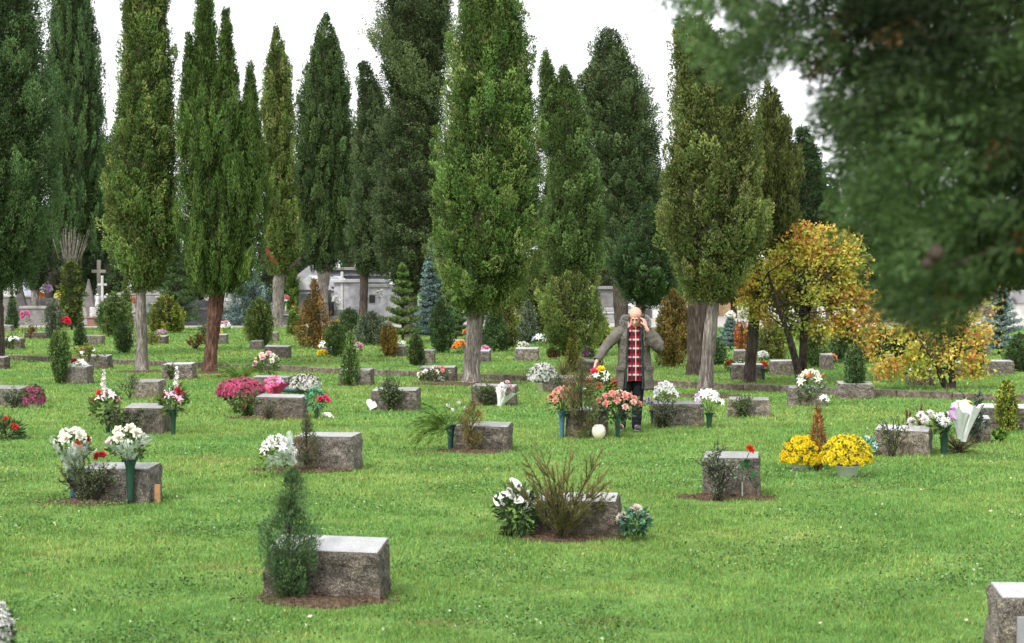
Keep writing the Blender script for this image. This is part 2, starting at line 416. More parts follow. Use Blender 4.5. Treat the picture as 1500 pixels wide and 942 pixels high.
STY = dict(   # plume length, radius, tilt (deg from upright), spread of leaves, aspect L/W factor, ragged
    column=dict(pl=.62, pr=.10, tilt=15, spread=.36, ragged=.11, asp=1.0),
    clump=dict(pl=.60, pr=.13, tilt=26, spread=.40, ragged=.19, asp=1.0),
    fine=dict(pl=.75, pr=.07, tilt=9, spread=.22, ragged=.10, asp=1.9),
    loose=dict(pl=.70, pr=.16, tilt=58, spread=.42, ragged=.20, asp=1.0),
    droop=dict(pl=.6, pr=.13, tilt=100, spread=.5, ragged=.2, asp=1.0))
def crown(rows, style, pal, L, W, cover=2.0, seed=0, ztop=1e9, scale=1.0, ymul=.9, core=.74, corecol=None, g=None, cam=.66, mmin=150, rag=1.0):
    rg = np.random.default_rng(seed); st = STY[style]
    rows = sorted(rows); z = np.array([r[0] for r in rows], float); xc = np.array([r[1] for r in rows], float); rd = np.array([r[2] for r in rows], float)
    g = g or Geo(); zz = np.linspace(z[0], z[-1], 200); w = np.interp(zz, z, rd)+.02; w = np.where(zz > ztop, w*.3, w)
    area = 2*np.trapz(np.interp(zz, z, rd)*np.where(zz > ztop, .3, 1), zz)
    L *= st['asp']**.5; W /= st['asp']**.5
    n_leaf = cover*PI*area/(.5*L*W)*.75
    per = int(50+70*min(1, scale/.7)); m = max(mmin, int(n_leaf/per)); per = max(7, int(n_leaf/m))
    pl, pr = st['pl']*scale, st['pr']*scale
    zs = np.interp(rg.uniform(0, 1, m), np.cumsum(w)/w.sum(), zz)
    ph = rg.uniform(0, 2*PI, m); flip = (np.sin(ph) > 0) & (rg.uniform(0, 1, m) < (cam-.5)*2); ph = np.where(flip, -ph, ph)
    p1 = rg.uniform(0, 6, 6); fz = 2*PI/(1.3*scale)
    no = np.sin(ph*2+p1[0]+zs*fz*.5)*.5+np.sin(ph*3+p1[1]-zs*fz)*.35+np.sin(ph*5+zs*fz*1.7+p1[2])*.3
    rr = np.interp(zs, z, rd)*(1+st['ragged']*rag*no); dep = 1-.26*rg.uniform(0, 1, m)**1.7
    out = np.stack([np.cos(ph), np.sin(ph)*ymul, 0*ph], 1)
    T = np.stack([np.interp(zs, z, xc), 0*zs, zs], 1)+out*(rr*dep)[:, None]
    tl = R(1)*(st['tilt']*(1-.5*np.clip((zs-z[0])/(z[-1]-z[0]), 0, 1)) if st['tilt'] < 90 else st['tilt'])
    tl = tl+rg.normal(0, .16, m)
    D = nrm(nrm(out)*np.sin(tl)[:, None]+np.array([0, 0, 1.])*np.cos(tl)[:, None]+rg.normal(size=(m, 3))*.12)
    ln = pl*rg.uniform(.5, 1.45, m); T = T+D*(pl*.25*rg.uniform(-1, 1, m)**3)[:, None]; ra = pr*rg.uniform(.7, 1.3, m)
    ln = np.minimum(ln, np.maximum(rr*1.6, pl*.35))
    nt_ = 3; T[:nt_] = np.stack([xc[-1]+rg.normal(0, .03, nt_)*scale, rg.normal(0, .03, nt_)*scale, z[-1]-rg.uniform(0, .25, nt_)*pl], 1); D[:nt_] = nrm(np.array([0, 0, 1.])+rg.normal(size=(nt_, 3))*.08); ln[:nt_] = pl; ra[:nt_] = pr*.7
    B = T-D*(ln*.8)[:, None]; B[:, 2] = np.maximum(B[:, 2], z[0]-.1*scale)
    pal = np.array(pal)*np.array([.93, .94, .93]); C = pal[rg.integers(0, len(pal), m)]*rg.uniform(.6, 1.5, m)[:, None]*(1+.25*no)[:, None]
    plumes(g, B, D, ln, ra, C, per, L, W, st['spread'], rg)
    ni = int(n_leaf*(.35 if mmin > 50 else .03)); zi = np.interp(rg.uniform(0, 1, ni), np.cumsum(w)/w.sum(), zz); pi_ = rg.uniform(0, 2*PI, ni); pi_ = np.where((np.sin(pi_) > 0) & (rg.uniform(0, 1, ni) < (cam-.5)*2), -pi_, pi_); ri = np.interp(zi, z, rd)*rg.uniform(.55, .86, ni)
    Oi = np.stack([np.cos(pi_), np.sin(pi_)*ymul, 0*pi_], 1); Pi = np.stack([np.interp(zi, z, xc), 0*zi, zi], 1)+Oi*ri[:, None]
    V, Fq = leafquads(Pi, nrm(Oi*.7+np.array([0, 0, .8])+rg.normal(size=(ni, 3))*.5), L*1.35*rg.uniform(.7, 1.3, ni), W*1.5*rg.uniform(.7, 1.3, ni), rg, .1); g.add(V, Fq, pal[rg.integers(0, len(pal), ni)]*rg.uniform(.45, 1.0, ni)[:, None])  # inner leaves toned darker, crown shade painted into their colour
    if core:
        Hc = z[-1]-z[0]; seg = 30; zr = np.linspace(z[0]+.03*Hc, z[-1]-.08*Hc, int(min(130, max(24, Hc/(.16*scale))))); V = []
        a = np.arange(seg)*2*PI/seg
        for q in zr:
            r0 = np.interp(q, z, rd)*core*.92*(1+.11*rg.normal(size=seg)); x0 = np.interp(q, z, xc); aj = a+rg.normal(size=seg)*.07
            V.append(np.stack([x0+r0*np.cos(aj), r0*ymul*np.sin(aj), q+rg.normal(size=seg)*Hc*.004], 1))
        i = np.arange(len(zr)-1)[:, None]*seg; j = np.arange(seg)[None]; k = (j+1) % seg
        Fq = np.stack([i+j, i+k, i+k+seg, i+j+seg], -1).reshape(-1, 4); g.add(np.concatenate(V), Fq, np.array([.034,.036,.016])*rg.uniform(.5, 1.5, len(Fq))[:, None])  # core shell: bare twig brown, darkened so gaps between plumes read as shade
    return g
GREEN = dict(
    deep=[(.052,.098,.036), (.07,.12,.042), (.085,.135,.048)],
    mid=[(.085,.15,.04), (.105,.175,.045), (.07,.13,.038), (.13,.18,.055)],
    olive=[(.12,.165,.04), (.15,.20,.05), (.10,.15,.04), (.18,.20,.065)],
    dark=[(.028,.055,.022), (.036,.068,.026), (.045,.075,.03)],
    blue=[(.12,.19,.17), (.16,.24,.22), (.09,.15,.14), (.22,.30,.28)],
    gold=[(.20,.22,.03), (.26,.27,.035), (.13,.17,.03), (.09,.14,.03)],
    rust=[(.20,.11,.03), (.26,.14,.035), (.15,.10,.03), (.10,.11,.03)],
    lime=[(.11,.20,.03), (.15,.24,.04), (.08,.16,.03)],
    leafy=[(.09,.14,.05), (.13,.18,.07), (.17,.21,.10), (.07,.11,.04)],
    grey=[(.14,.18,.10), (.15,.18,.12), (.08,.11,.07)])
def tree(name, base, Y, rowsets, style, pal, label, trunk=None, cover=1.9, scale=1.0, bark=None, seed=0, group='tall cypresses around the lawn', cat='cypress', extra=None, core=.70, cam=.66, pmul=1.0, sides=14, LW=None):
    """rowsets: lists of (py, xl, xr) outlines read at depth Y; trunk: list of (px, py, width)"""
    x0 = XP(base, Y); z0 = gz(x0, Y); r = root(name, (x0, Y, z0), label, cat, group)
    pxm = F/Y*1024/1500; L = max(.055, 1.9/pxm)*pmul; W = max(.02, .85/pxm)*pmul
    if LW: L, W = LW
    g = Geo(); ztop = ZP(-25, Y)-z0
    for k, rs in enumerate(rowsets):
        rows = [(ZP(py, Y)-z0, XP((a+b)/2, Y)-x0, (b-a)/2/F*Y) for (py, a, b) in rs]
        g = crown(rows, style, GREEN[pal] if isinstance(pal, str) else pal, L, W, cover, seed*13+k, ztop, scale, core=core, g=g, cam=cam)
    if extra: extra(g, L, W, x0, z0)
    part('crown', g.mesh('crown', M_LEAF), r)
    if trunk:
        P = [(XP(px, Y)-x0, 0.03*math.sin(i*2), ZP(py, Y)-z0) for i, (px, py, w) in enumerate(trunk)]; P[0] = (P[0][0], P[0][1], -.05)
        rr = [w/2/F*Y for (_, _, w) in trunk]
        Pn = np.array(P); s = np.linspace(0, len(P)-1, 22); Pi = np.stack([np.interp(s, range(len(P)), Pn[:, c]) for c in range(3)], 1)
        gg = Geo(); ri = np.interp(s, range(len(P)), rr)
        ri[0] *= 1.35; ri[1] *= 1.12
        V, Fq = tube(Pi, ri, 0, sides, .08, seed); gg.add(V, Fq)
        part('trunk', gg.mesh('trunk', bark or M_BARK, True), r)
    return r
# small plants -----------------------------------------------------------------
def along(g, paths, dens, L, W, ang, pal, rg, planar=False, start=.1, taper=.5, jit=.25, bend=.05, up=0):
    for P in paths:
        P = np.asarray(P, float); seg = np.linalg.norm(np.diff(P, axis=0), axis=1); tot = seg.sum(); n = max(4, int(tot*dens))
        s = np.concatenate([[0], np.cumsum(seg)])/tot; t = rg.uniform(start, 1, n)
        Q = np.stack([np.interp(t, s, P[:, k]) for k in range(3)], 1); Q2 = np.stack([np.interp(np.clip(t+.03, 0, 1.03), s, P[:, k]) for k in range(3)], 1)
        Q1 = np.stack([np.interp(t-.03, s, P[:, k]) for k in range(3)], 1); T = nrm(Q2-Q1)
        if planar:
            S = nrm(np.cross(T, np.array([0, 0, 1.0])+rg.normal(size=3)*.15)); e = S*np.where(rg.uniform(0, 1, n) < .5, -1, 1)[:, None]
        else: e = nrm(np.cross(T, rg.normal(size=(n, 3))))
        D = nrm(T*math.cos(ang)+e*math.sin(ang)+rg.normal(size=(n, 3))*jit*.4+np.array([0, 0, up]))
        pal_ = np.array(pal); C = pal_[rg.integers(0, len(pal_), n)]*rg.uniform(.7, 1.3, n)[:, None]
        V, Fq = leafquads(Q, D, L*rg.uniform(.7, 1.3, n)*(1-taper*t), W*rg.uniform(.8, 1.2, n), rg, bend); g.add(V, Fq, C)
def arch(base, az, el, length, rg, curve=-.5, n=8, wob=.05):
    """stem starting at base, azimuth az, elevation el, curving by curve rad"""
    P = [np.array(base, float)]; e = el
    for i in range(n):
        az += rg.normal()*wob; e += curve/n
        P.append(P[-1]+length/n*np.array([math.cos(az)*math.cos(e), math.sin(az)*math.cos(e), math.sin(e)]))
    return np.array(P)
def stems_mesh(paths, r0, r1, mat, sides=4, C=(1,1,1)):
    g = Geo()
    for P in paths: g.add(*tube(P, r0, r1, sides), C=C)
    return g.mesh('stems', mat, True)
PROF = dict(cone=[(0,.75),(.12,1),(.35,.85),(.6,.58),(.85,.24),(1,.03)], oval=[(0,.45),(.15,.8),(.4,1),(.65,.92),(.85,.6),(1,.08)],
            dome=[(0,.85),(.2,1),(.5,.93),(.75,.7),(.92,.35),(1,.05)], column=[(0,.6),(.1,.9),(.4,1),(.75,.95),(.92,.65),(1,.1)],
            vase=[(0,.3),(.2,.6),(.5,.95),(.75,1),(.9,.75),(1,.3)], spire=[(0,.8),(.15,1),(.4,.7),(.7,.38),(1,.03)], tip=[(0,.3),(.25,.8),(.5,1),(.75,.7),(1,.08)])
def shrub(px, by, ty, wpx, prof, pal, label, name='shrub', cat='shrub', style='clump', group=None, L=None, W=None, cover=1.5, stem=.06, scale=None, bark=None, bare=None, lean=0, core=.5, Y=None, jagged=0):
    p = G(px, by) if Y is None else GY(px, Y); Y = p.y; H = (by-ty)/F*Y if by is not None else 0; Rr = wpx/2/F*Y
    if by is None: H = ZP(ty, Y)-p.z
    r = root(name, p, label, cat, group); pxm = F/Y*1024/1500
    L = L or max(.03, 1.9/pxm); W = W or max(.012, .85/pxm)
    b0 = (bare if bare is not None else .04)*H
    rows = [(b0+t*(H-b0), lean*t*H, q*Rr) for t, q in PROF[prof]]
    sd = int(px*7+ty); sc = scale or min(1.0, max(.18, Rr*.75))
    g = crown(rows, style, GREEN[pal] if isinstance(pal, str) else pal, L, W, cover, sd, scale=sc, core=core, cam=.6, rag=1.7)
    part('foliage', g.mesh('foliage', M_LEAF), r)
    part('stem', stems_mesh([np.array([[0, 0, -.03], [lean*H*.3, 0, H*.35], [lean*H*.6, 0, H*.6]])], stem*Rr*1.4+.008, .004, bark or M_BARKD, 7), r)
    return r
def fir(px, by, ty, wpx, pal, label, name='fir_tree', cat='fir', tiers=9, Y=None, dens=1.0, droop=0, group=None):
    p = G(px, by) if Y is None else GY(px, Y); Y = p.y; H = (by-ty)/F*Y; Rr = wpx/2/F*Y
    if by is None or by > 900: H = ZP(ty, Y)-p.z
    r = root(name, p, label, cat, group); rg = np.random.default_rng(int(px+ty)); pxm = F/Y*1024/1500
    g = Geo(); B = []; D = []; Ln = []; C = []; pal_ = np.array(GREEN[pal])
    stems = [np.array([[0, 0, -.03], [0, 0, H*.5], [0, 0, H*.97]])]
    for k in range(tiers):
        t = (k+.6)/tiers*.97; nb = int(9+5*(1-t)); ph = rg.uniform(0, 6)
        for j in range(nb):
            a = ph+j*2*PI/nb+rg.normal()*.15; ln = Rr*(1-t)**.8*rg.uniform(.75, 1.1)+.05*Rr; el = .15+.75*t-droop
            z0 = H*(.06+.92*t)+rg.normal()*.012*H; d = np.array([math.cos(a)*math.cos(el), math.sin(a)*math.cos(el), math.sin(el)])
            b = np.array([0, 0, z0]); stems.append(np.array([b, b+d*ln*.5, b+d*ln*.9]))
            nsub = max(3, int(ln/(.13*Rr+.02)))
            for q in range(nsub):
                f = (q+.5)/nsub
                for s in (-1, 1):
                    dd = d+s*np.array([-math.sin(a), math.cos(a), 0])*.9+np.array([0, 0, -.05]); dd /= np.linalg.norm(dd)
                    B.append(b+d*ln*f); D.append(dd); Ln.append(ln*.38*(1.15-f*.8)+.02); C.append(pal_[rg.integers(len(pal_))]*rg.uniform(.75, 1.25))
            B.append(b+d*ln*.5); D.append(d); Ln.append(ln*.55); C.append(pal_[rg.integers(len(pal_))]*1.15)
    B, D, Ln, C = map(np.array, (B, D, Ln, C))
    plumes(g, B, D, Ln, Ln*.13+.012, C, int(16*dens), max(.03, 1.9/pxm), max(.010, .8/pxm), .45, rg, up=.2)
    part('foliage', g.mesh('foliage', M_LEAF), r); part('trunk', stems_mesh(stems, .02+.01*H, .004, M_BARKD, 5), r)
    return r
def bush(px, by, ty, wpx, pal, label, name='leafy_bush', cat='bush', leaf=.03, nst=26, dens=55, group=None, spreadz=1.0, aspect=.5, stemcol=None, Y=None, lowfill=.1, dy=0, up=.1):
    """broad-leaved bush of forking twigs with open gaps"""
    p = G(px, by); p.y += dy; Y = p.y; H = (by-ty)/F*Y; Rr = wpx/2/F*Y; rg = np.random.default_rng(int(px*3+ty))
    r = root(name, p, label, cat, group); paths = []
    for i in range(nst):
        a = rg.uniform(0, 2*PI); rad = math.sqrt(rg.uniform(.0, 1))*Rr; hh = H*rg.uniform(.55, 1.0)*(1-.35*(rad/Rr)**2)
        e = np.array([math.cos(a)*rad, math.sin(a)*rad*.8, hh]); m1 = e*np.array([.35, .35, .4])+rg.normal(size=3)*.04*H
        m1[2] = abs(m1[2]); m2 = e*np.array([.75, .75, .72])+rg.normal(size=3)*.04*H
        P = np.array([[rg.normal()*.02, rg.normal()*.02, -.01], m1, m2, e]); paths.append(P)
        for q in range(3):
            s = P[1]+(P[3]-P[1])*rg.uniform(.1, .8); d = nrm(rg.normal(size=3)+np.array([0, 0, .5])+nrm(e)*.7)*H*rg.uniform(.15, .3)
            s2 = s+d; s2[2] = max(s2[2], .02); paths.append(np.array([s, (s+s2)/2+rg.normal(size=3)*.01, s2]))
    g = Geo(); along(g, paths, dens, leaf, leaf*aspect, .9, GREEN[pal] if isinstance(pal, str) else pal, rg, start=lowfill, taper=.15, bend=.1, up=up)
    part('leaves', g.mesh('leaves', M_LEAF), r); part('stems', stems_mesh(paths, .004+.004*H, .0015, M_BARKD), r)
    return r

def sapling(px, by, rows, pal, label, L=.03, W=.006, cover=1.0, scale=.2, style='clump', name='conifer_sapling', dy=-.1, core=0, nst=14):
    """young conifer from its outline rows (py, xl, xr)"""
    p = G(px, by); p.y += dy; Y = p.y; r = root(name, p, label, 'sapling'); pal_ = GREEN[pal] if isinstance(pal, str) else pal
    rw = [(ZP(py, Y)-p.z, XP((a+b)/2, Y)-p.x, (b-a)/2/F*Y) for (py, a, b) in rows]
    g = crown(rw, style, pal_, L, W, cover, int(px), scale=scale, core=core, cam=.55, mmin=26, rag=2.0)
    part('needles', g.mesh('needles', M_LEAF), r); rg = np.random.default_rng(int(px)); top = max(rw)[0]; S = [np.array([[0, 0, -.02], [.01, 0, top*.5], [rw[0][1], 0, top*.95]])]
    for i in range(nst):
        z, xc, rr = rw[rg.integers(len(rw))]; a = rg.uniform(0, 2*PI); S.append(np.array([[0, 0, max(.02, z*.6)], [xc*.5+.5*rr*math.cos(a), .5*rr*math.sin(a), z*.85], [xc+.9*rr*math.cos(a), .9*rr*math.sin(a), z*1.02]]))
    part('stems', stems_mesh(S, .006+.004*top, .0015, M_BARKD, 5), r)
    return r
# ------------------------------------------------------------------ flower heads (unit diameter, opening along +Z)
def petal(az, L, W, e0, e1, r0, z0, cup=.15, rows=4, sh=.62):
    ca, sa = math.cos(az), math.sin(az); V = []; r, z = r0, z0
    for i in range(rows):
        t = i/(rows-1); el = e0+(e1-e0)*t
        if i: r += L/(rows-1)*math.cos(el); z += L/(rows-1)*math.sin(el)
        w = W*math.sin(PI*min(.97, .12+.8*t**sh))
        for s in (-1, 0, 1):
            lift = cup*w*abs(s); rx, zz = r-lift*math.sin(el)*.6, z+lift*math.cos(el)
            V.append((rx*ca-s*w/2*sa, rx*sa+s*w/2*ca, zz))
    Fq = [(i*3+j, i*3+j+1, i*3+j+4, i*3+j+3) for i in range(rows-1) for j in (0, 1)]
    return V, Fq
def head(rings, seed, extra=None):
    rg = random.Random(seed); V = []; Fq = []
    for (n, L, W, e0, e1, r0, z0) in rings:
        off = rg.uniform(0, 6)
        for i in range(n):
            v, f = petal(off+i*2*PI/n+rg.uniform(-.12, .12), L*rg.uniform(.88, 1.1), W*rg.uniform(.85, 1.1), R(e0+rg.uniform(-8, 8)), R(e1+rg.uniform(-12, 12)), r0, z0)
            Fq += [tuple(k+len(V) for k in q) for q in f]; V += v
    if extra: extra(V, Fq)
    return np.array(V), np.array(Fq)
def spadix(V, Fq):
    v, f = tube([(0, 0, .02), (.03, 0, .2), (.06, 0, .42)], .045, .03, 5); Fq += [tuple(int(k)+len(V) for k in q) for q in f]; V += [tuple(x) for x in v]
def spike(V, Fq):
    rg = random.Random(4)
    for k in range(15):
        z = k*.19; s = 1-.04*k; a = k*2.4
        for i in range(5):
            v, f = petal(i*1.257, .36*s, .26*s, R(50), R(0), .03, 0)
            M = Matrix.Translation((.12*s*math.cos(a), .12*s*math.sin(a), z)) @ Matrix.Rotation(a, 4, 'Z') @ Matrix.Rotation(R(65), 4, 'Y')
            Fq += [tuple(q+len(V) for q in w) for w in f]; V += [tuple(M @ Vector(x)) for x in v]
HEADS = {
 'rose': head([(3,.34,.34,88,60,.03,0),(4,.40,.42,80,45,.08,-.02),(5,.42,.48,66,15,.12,-.04),(6,.42,.50,45,-15,.14,-.06)], 1),
 'chrysanthemum': head([(6,.26,.12,85,70,.02,.05),(9,.34,.13,70,45,.03,.03),(12,.40,.14,48,18,.05,0),(14,.44,.14,25,-8,.06,-.03),(14,.42,.14,2,-35,.07,-.06)], 2),
 'carnation': head([(5,.3,.3,85,50,.03,0),(7,.38,.34,65,25,.06,-.02),(9,.4,.34,40,0,.08,-.05)], 3),
 'lily': head([(6,.56,.27,58,-22,.04,-.12)], 4, spadix),
 'tulip': head([(3,.62,.46,50,100,.05,-.2),(3,.62,.46,45,96,.1,-.2)], 5),
 'calla': head([(1,1.0,.85,70,10,.02,-.3),(1,.55,.5,100,60,.02,-.3)], 6, spadix),
 'daisy': head([(14,.42,.13,10,-5,.09,0),(6,.1,.1,80,40,.02,.0)], 7),
 'gladiolus': head([(1,.1,.1,60,0,.02,0)], 8, spike),
 'anthurium': head([(2,.62,.6,25,0,.02,0)], 9, spadix),
 'sunflower': head([(18,.4,.13,8,-10,.14,0)], 10),
 'bird_of_paradise': head([(4,.9,.13,50,35,.02,-.2),(1,1.1,.10,5,5,.02,-.25)], 11),
}
HEADME = {k: np_mesh(k, v, f, M_PETAL, smooth=True) for k, (v, f) in HEADS.items()}
_disc = lathe('flower_eye', M_PLAST, [(0, .05), (.12, .05), (.16, .02), (.16, -.02)], 10)
WHITE, CREAM, PINK, SALMON, RED, MAG, YEL, ORG, PURP, LILAC, GRN = (.80,.80,.77), (.78,.74,.60), (.72,.36,.42), (.68,.30,.24), (.50,.03,.03), (.55,.05,.20), (.85,.60,.02), (.75,.22,.03), (.22,.05,.25), (.55,.42,.66), (.16,.38,.22)
def look(n):
    return Vector(n).to_track_quat('Z', 'Y').to_euler()
def put_head(kind, par, loc, n, size, color, rg):
    e = look(n); q = Matrix.Rotation(rg.uniform(0, 6), 3, 'Z'); m = e.to_matrix() @ q
    o = part('flower_spike' if kind == 'gladiolus' else kind+'_bloom' if kind not in ('rose', 'lily', 'tulip', 'carnation') else kind, HEADME[kind], par, loc, color, m.to_euler(), size)
    if kind == 'sunflower': part('flower_eye', _disc, o, (0, 0, 0), (.06,.03,.01))
    return o
def wrap_mesh(Rt, H, mat, r0=.025, seed=0, open_=0.0, jag=.12):
    rg = np.random.default_rng(seed); seg, rows = 44, 9; V = []
    ph = rg.uniform(0, 6, 4)
    for j in range(rows):
        t = j/(rows-1)
        for i in range(seg):
            a = 2*PI*i/seg; fold = 1+(.13*math.sin(7*a+ph[0])+.08*math.sin(11*a+ph[1])+.05*math.sin(17*a+ph[2]))*t
            top = 1+jag*(math.sin(3*a+ph[3])+.6*math.sin(8*a+ph[1]))*t**2
            r = (r0+(Rt-r0)*t**1.25)*fold; V.append((r*math.cos(a), r*math.sin(a), H*t*top))
    n0 = int(open_*seg)
    Fq = [(j*seg+i, j*seg+(i+1) % seg, (j+1)*seg+(i+1) % seg, (j+1)*seg+i) for j in range(rows-1) for i in range(seg-n0)]
    return np_mesh('wrap', V, Fq, mat, smooth=True)
def bouquet(px, py, wpx, hpx, heads, Y, label, base=None, pal='mid', cat='bouquet', group=None, leaves=260, leafL=.06, wrap=None, lean=0, name='bouquet', asp=.35, low=1.0, zfloor=None):
    """centre of bloom mass at (px,py), depth Y; heads: (kind, colour, count, size m); base=(px,py) where the stems meet"""
    rg = random.Random(int(px*5+py)); rn = np.random.default_rng(int(px*5+py))
    w, h = wpx/F*Y, hpx/F*Y; bx, by = base if base else (px, py+hpx*.6)
    b = Vector((XP(bx, Y), Y, ZP(by, Y))); c = Vector((XP(px, Y), Y, ZP(py, Y)))-b
    if zfloor is not None and b.z < zfloor: b.z = zfloor; c = Vector((XP(px, Y), Y, ZP(py, Y)))-b
    r = root(name, b, label, cat, group); hs = [(k, col, s) for (k, col, n, s) in heads for _ in range(n)]; rg.shuffle(hs)
    N = len(hs); g = Geo(); paths = []
    for i, (k, col, s) in enumerate(hs):
        if k == 'gladiolus':
            loc = c+Vector((rg.uniform(-.25, .25)*w, rg.uniform(-.1, .1)*w, h*.15)); nn = Vector((rg.uniform(-.12, .12), -.1, 1))
        else:
            q = math.sqrt((i+.5)/N); a = i*2.399+1; d = Vector((q*math.cos(a), q*math.sin(a)*.8-.15, math.sqrt(max(0, 1-q*q))*.9-.35*q))
            loc = c+Vector((d.x*w*.46, d.y*w*.38, d.z*h*.46)); nn = Vector((d.x*.8, d.y*.6-.45, .65))
        put_head(k, r, loc, nn, s, col, rg)
        m = loc*.5+Vector((0, 0, .0)); paths.append(np.array([[0, 0, .0], list(m), list(loc-nn.normalized()*s*.1)]))
    n = leaves; dirs = nrm(rn.normal(size=(n, 3))); rad = rn.uniform(.2, 1, n)**.5
    P = dirs*rad[:, None]*np.array([w*.45, w*.38, h*.45])+np.array(c)-np.array([0, 0, h*.14])
    D = nrm(dirs+np.array([0, -.2, .3])+rn.normal(size=(n, 3))*.4); pal_ = np.array(GREEN[pal] if isinstance(pal, str) else pal)
    V, Fq = leafquads(P, D, leafL*rn.uniform(.6, 1.3, n), leafL*asp*rn.uniform(.7, 1.2, n), rn, .15); g.add(V, Fq, pal_[rn.integers(0, len(pal_), n)]*rn.uniform(.6, 1.3, n)[:, None])
    for p_ in paths: V, Fq = tube(p_, .003, .002, 4); g.add(V, Fq, (.06,.12,.03))
    part('leaves', g.mesh('leaves', M_LEAF), r)
    if wrap:
        kind, col = wrap; Hh = c.length*.95; mat = M_CELLO if kind == 'cello' else M_PAPER
        me = wrap_mesh(w*.55, Hh, mat, .03, int(px), 0.0 if kind == 'cello' else .25, .16)
        part('cellophane_wrap' if kind == 'cello' else 'paper_wrap', me, r, (0, 0, 0), col, look(c) if c.length > 0 else None)
    return r
VASEP = [(.030, 0), (.034, .3), (.041, .62), (.048, .84), (.062, .95), (.068, 1.0), (.061, .985), (.043, .84), (.03, .7)]
_vase = lathe('grave_vase', M_PLAST, VASEP, 20); _vrim = lathe('rim', M_PLAST, [(.067, .985), (.073, .99), (.073, 1.012), (.067, 1.016), (.06, 1.0)], 20); _vspk = lathe('ground_spike', M_PLAST, [(.03, .02), (.026, -.0), (.016, -.12)], 8)
def vase(px, by, ty, color, label, wide=1.0, dy=0):
    p = G(px, by); p.y += dy; H = (by-ty)/F*p.y
    o = link('grave_vase', _vase); o.location = p; s = max(.9, H/.42)*wide*.95; o.scale = (s, s, H); o.color = (*color, 1)
    tag(o, label, 'vase', 'plastic spike vases standing by the graves')
    part('rim', _vrim, o, color=color); part('ground_spike', _vspk, o, color=(.6,.6,.58) if px == 191 else color)
    return p, H
POT = [(.0, 0), (.36, 0), (.38, .02), (.47, .86), (.52, .88), (.52, 1), (.45, 1), (.43, .9), (0, .88)]
_pot = lathe('pot', M_PLAST, POT, 24); 
def mum(px, py, wpx, hpx, by, potw, poth, color, label, n=170, size=.055, kind='chrysanthemum', potcol=(.88,.88,.85), leafpal='mid', dy=0, eyecol=None, cover=1.0, kind_label='potted chrysanthemum', sx=0):
    """potted dome of blooms; (px,py) centre of the ball"""
    p = G(px+sx, by); p.y += dy; Y = p.y; rg = random.Random(int(px+by)); rn = np.random.default_rng(int(px+by))
    r = root('potted_chrysanthemum', p, label, 'potted flowers', 'potted domes of flowers on the lawn')
    if potw: part('pot', _pot, r, color=potcol, scale=(potw/F*Y*.96, potw/F*Y*.96, poth/F*Y))
    a, b = wpx/2/F*Y, hpx/2/F*Y; cz = ZP(py, Y)-p.z; cx = XP(px, Y)-p.x; hv, hf = HEADS[kind]; V = []; Fq = []; m = 0
    for i in range(n):
        z = 1-1.35*(i+.5)/n*cover; q = math.sqrt(max(0, 1-z*z)); t = i*2.39996+rg.uniform(-.12, .12); k = rg.uniform(.88, 1.06)
        d = Vector((q*math.cos(t), q*math.sin(t), z)); loc = Vector((cx+d.x*a*k, d.y*a*k*.85, cz+(d.z*b*k)-(b*.3*(q**4) if potw else 0))); s = size*rg.uniform(.8, 1.2)
        nn = Vector((d.x, d.y, d.z*.8+.25)); M = np.array((look(nn).to_matrix() @ Matrix.Rotation(rg.uniform(0, 6), 3, 'Z')))
        V.append((hv*s) @ M.T+np.array(loc)); Fq.append(hf+m); m += len(hv)
    part('blossoms', np_mesh('blossoms', np.concatenate(V), np.concatenate(Fq), M_PETAL, smooth=True), r, color=color)
    nl = 700; d = nrm(rn.normal(size=(nl, 3))); P = d*rn.uniform(.5, .95, nl)[:, None]*np.array([a*.95, a*.9, b])+np.array([cx, 0, cz]); lo = cz-b*.5 if potw else .03; P = P[P[:, 2] > lo]; d = nrm(P-np.array([cx, 0, cz])); nl = len(P)
    V, Fq = leafquads(P, nrm(d+rn.normal(size=(nl, 3))*.4), size*.9, size*.5, rn, .1); g = Geo(); pal_ = np.array(GREEN[leafpal]); g.add(V, Fq, pal_[rn.integers(0, len(pal_), nl)]*rn.uniform(.5, 1.1, nl)[:, None])
    for i in range(14): g.add(*tube([(0, 0, (poth or 2)/F*Y*.6), (cx*.5+rg.uniform(-.4, .4)*a, rg.uniform(-.4, .4)*a, cz*.7), (cx+rg.uniform(-.8, .8)*a, rg.uniform(-.8, .8)*a, cz)], .005, .002, 4), C=(.07,.10,.03))
    part('foliage', g.mesh('foliage', M_LEAF), r)
    return r
def fronds(px, by, ty, wpx, label, n=34, pal='lime', leaf=.10, name='palm_fronds', cat='palm leaves', Y=None, el=(25, 85), side=0, dens=105, curve=-.9, zb=None, L=None):
    p = G(px, by) if Y is None else GY(px, Y); Y = p.y; H = (by-ty)/F*Y; Rr = wpx/2/F*Y; rg = np.random.default_rng(int(px+by))
    if zb is not None: p.z = zb
    r = root(name, p, label, cat); g = Geo(); paths = []
    for i in range(n):
        az = rg.uniform(0, 2*PI); az = PI+rg.normal()*.8 if side < 0 and rg.uniform() < .7 else az
        paths.append(arch((rg.normal()*.01, rg.normal()*.01, 0), az, R(rg.uniform(*el)), (L or max(H, Rr))*rg.uniform(.7, 1.1), rg, curve, 9))
    along(g, paths, dens, leaf, .008, .5, GREEN[pal], rg, planar=True, taper=.4, start=.15, bend=.1)
    part('leaves', g.mesh('leaves', M_LEAF), r); part('stems', stems_mesh(paths, .005, .0015, M_LEAF, 4, (.12,.18,.05)), r)
    return r
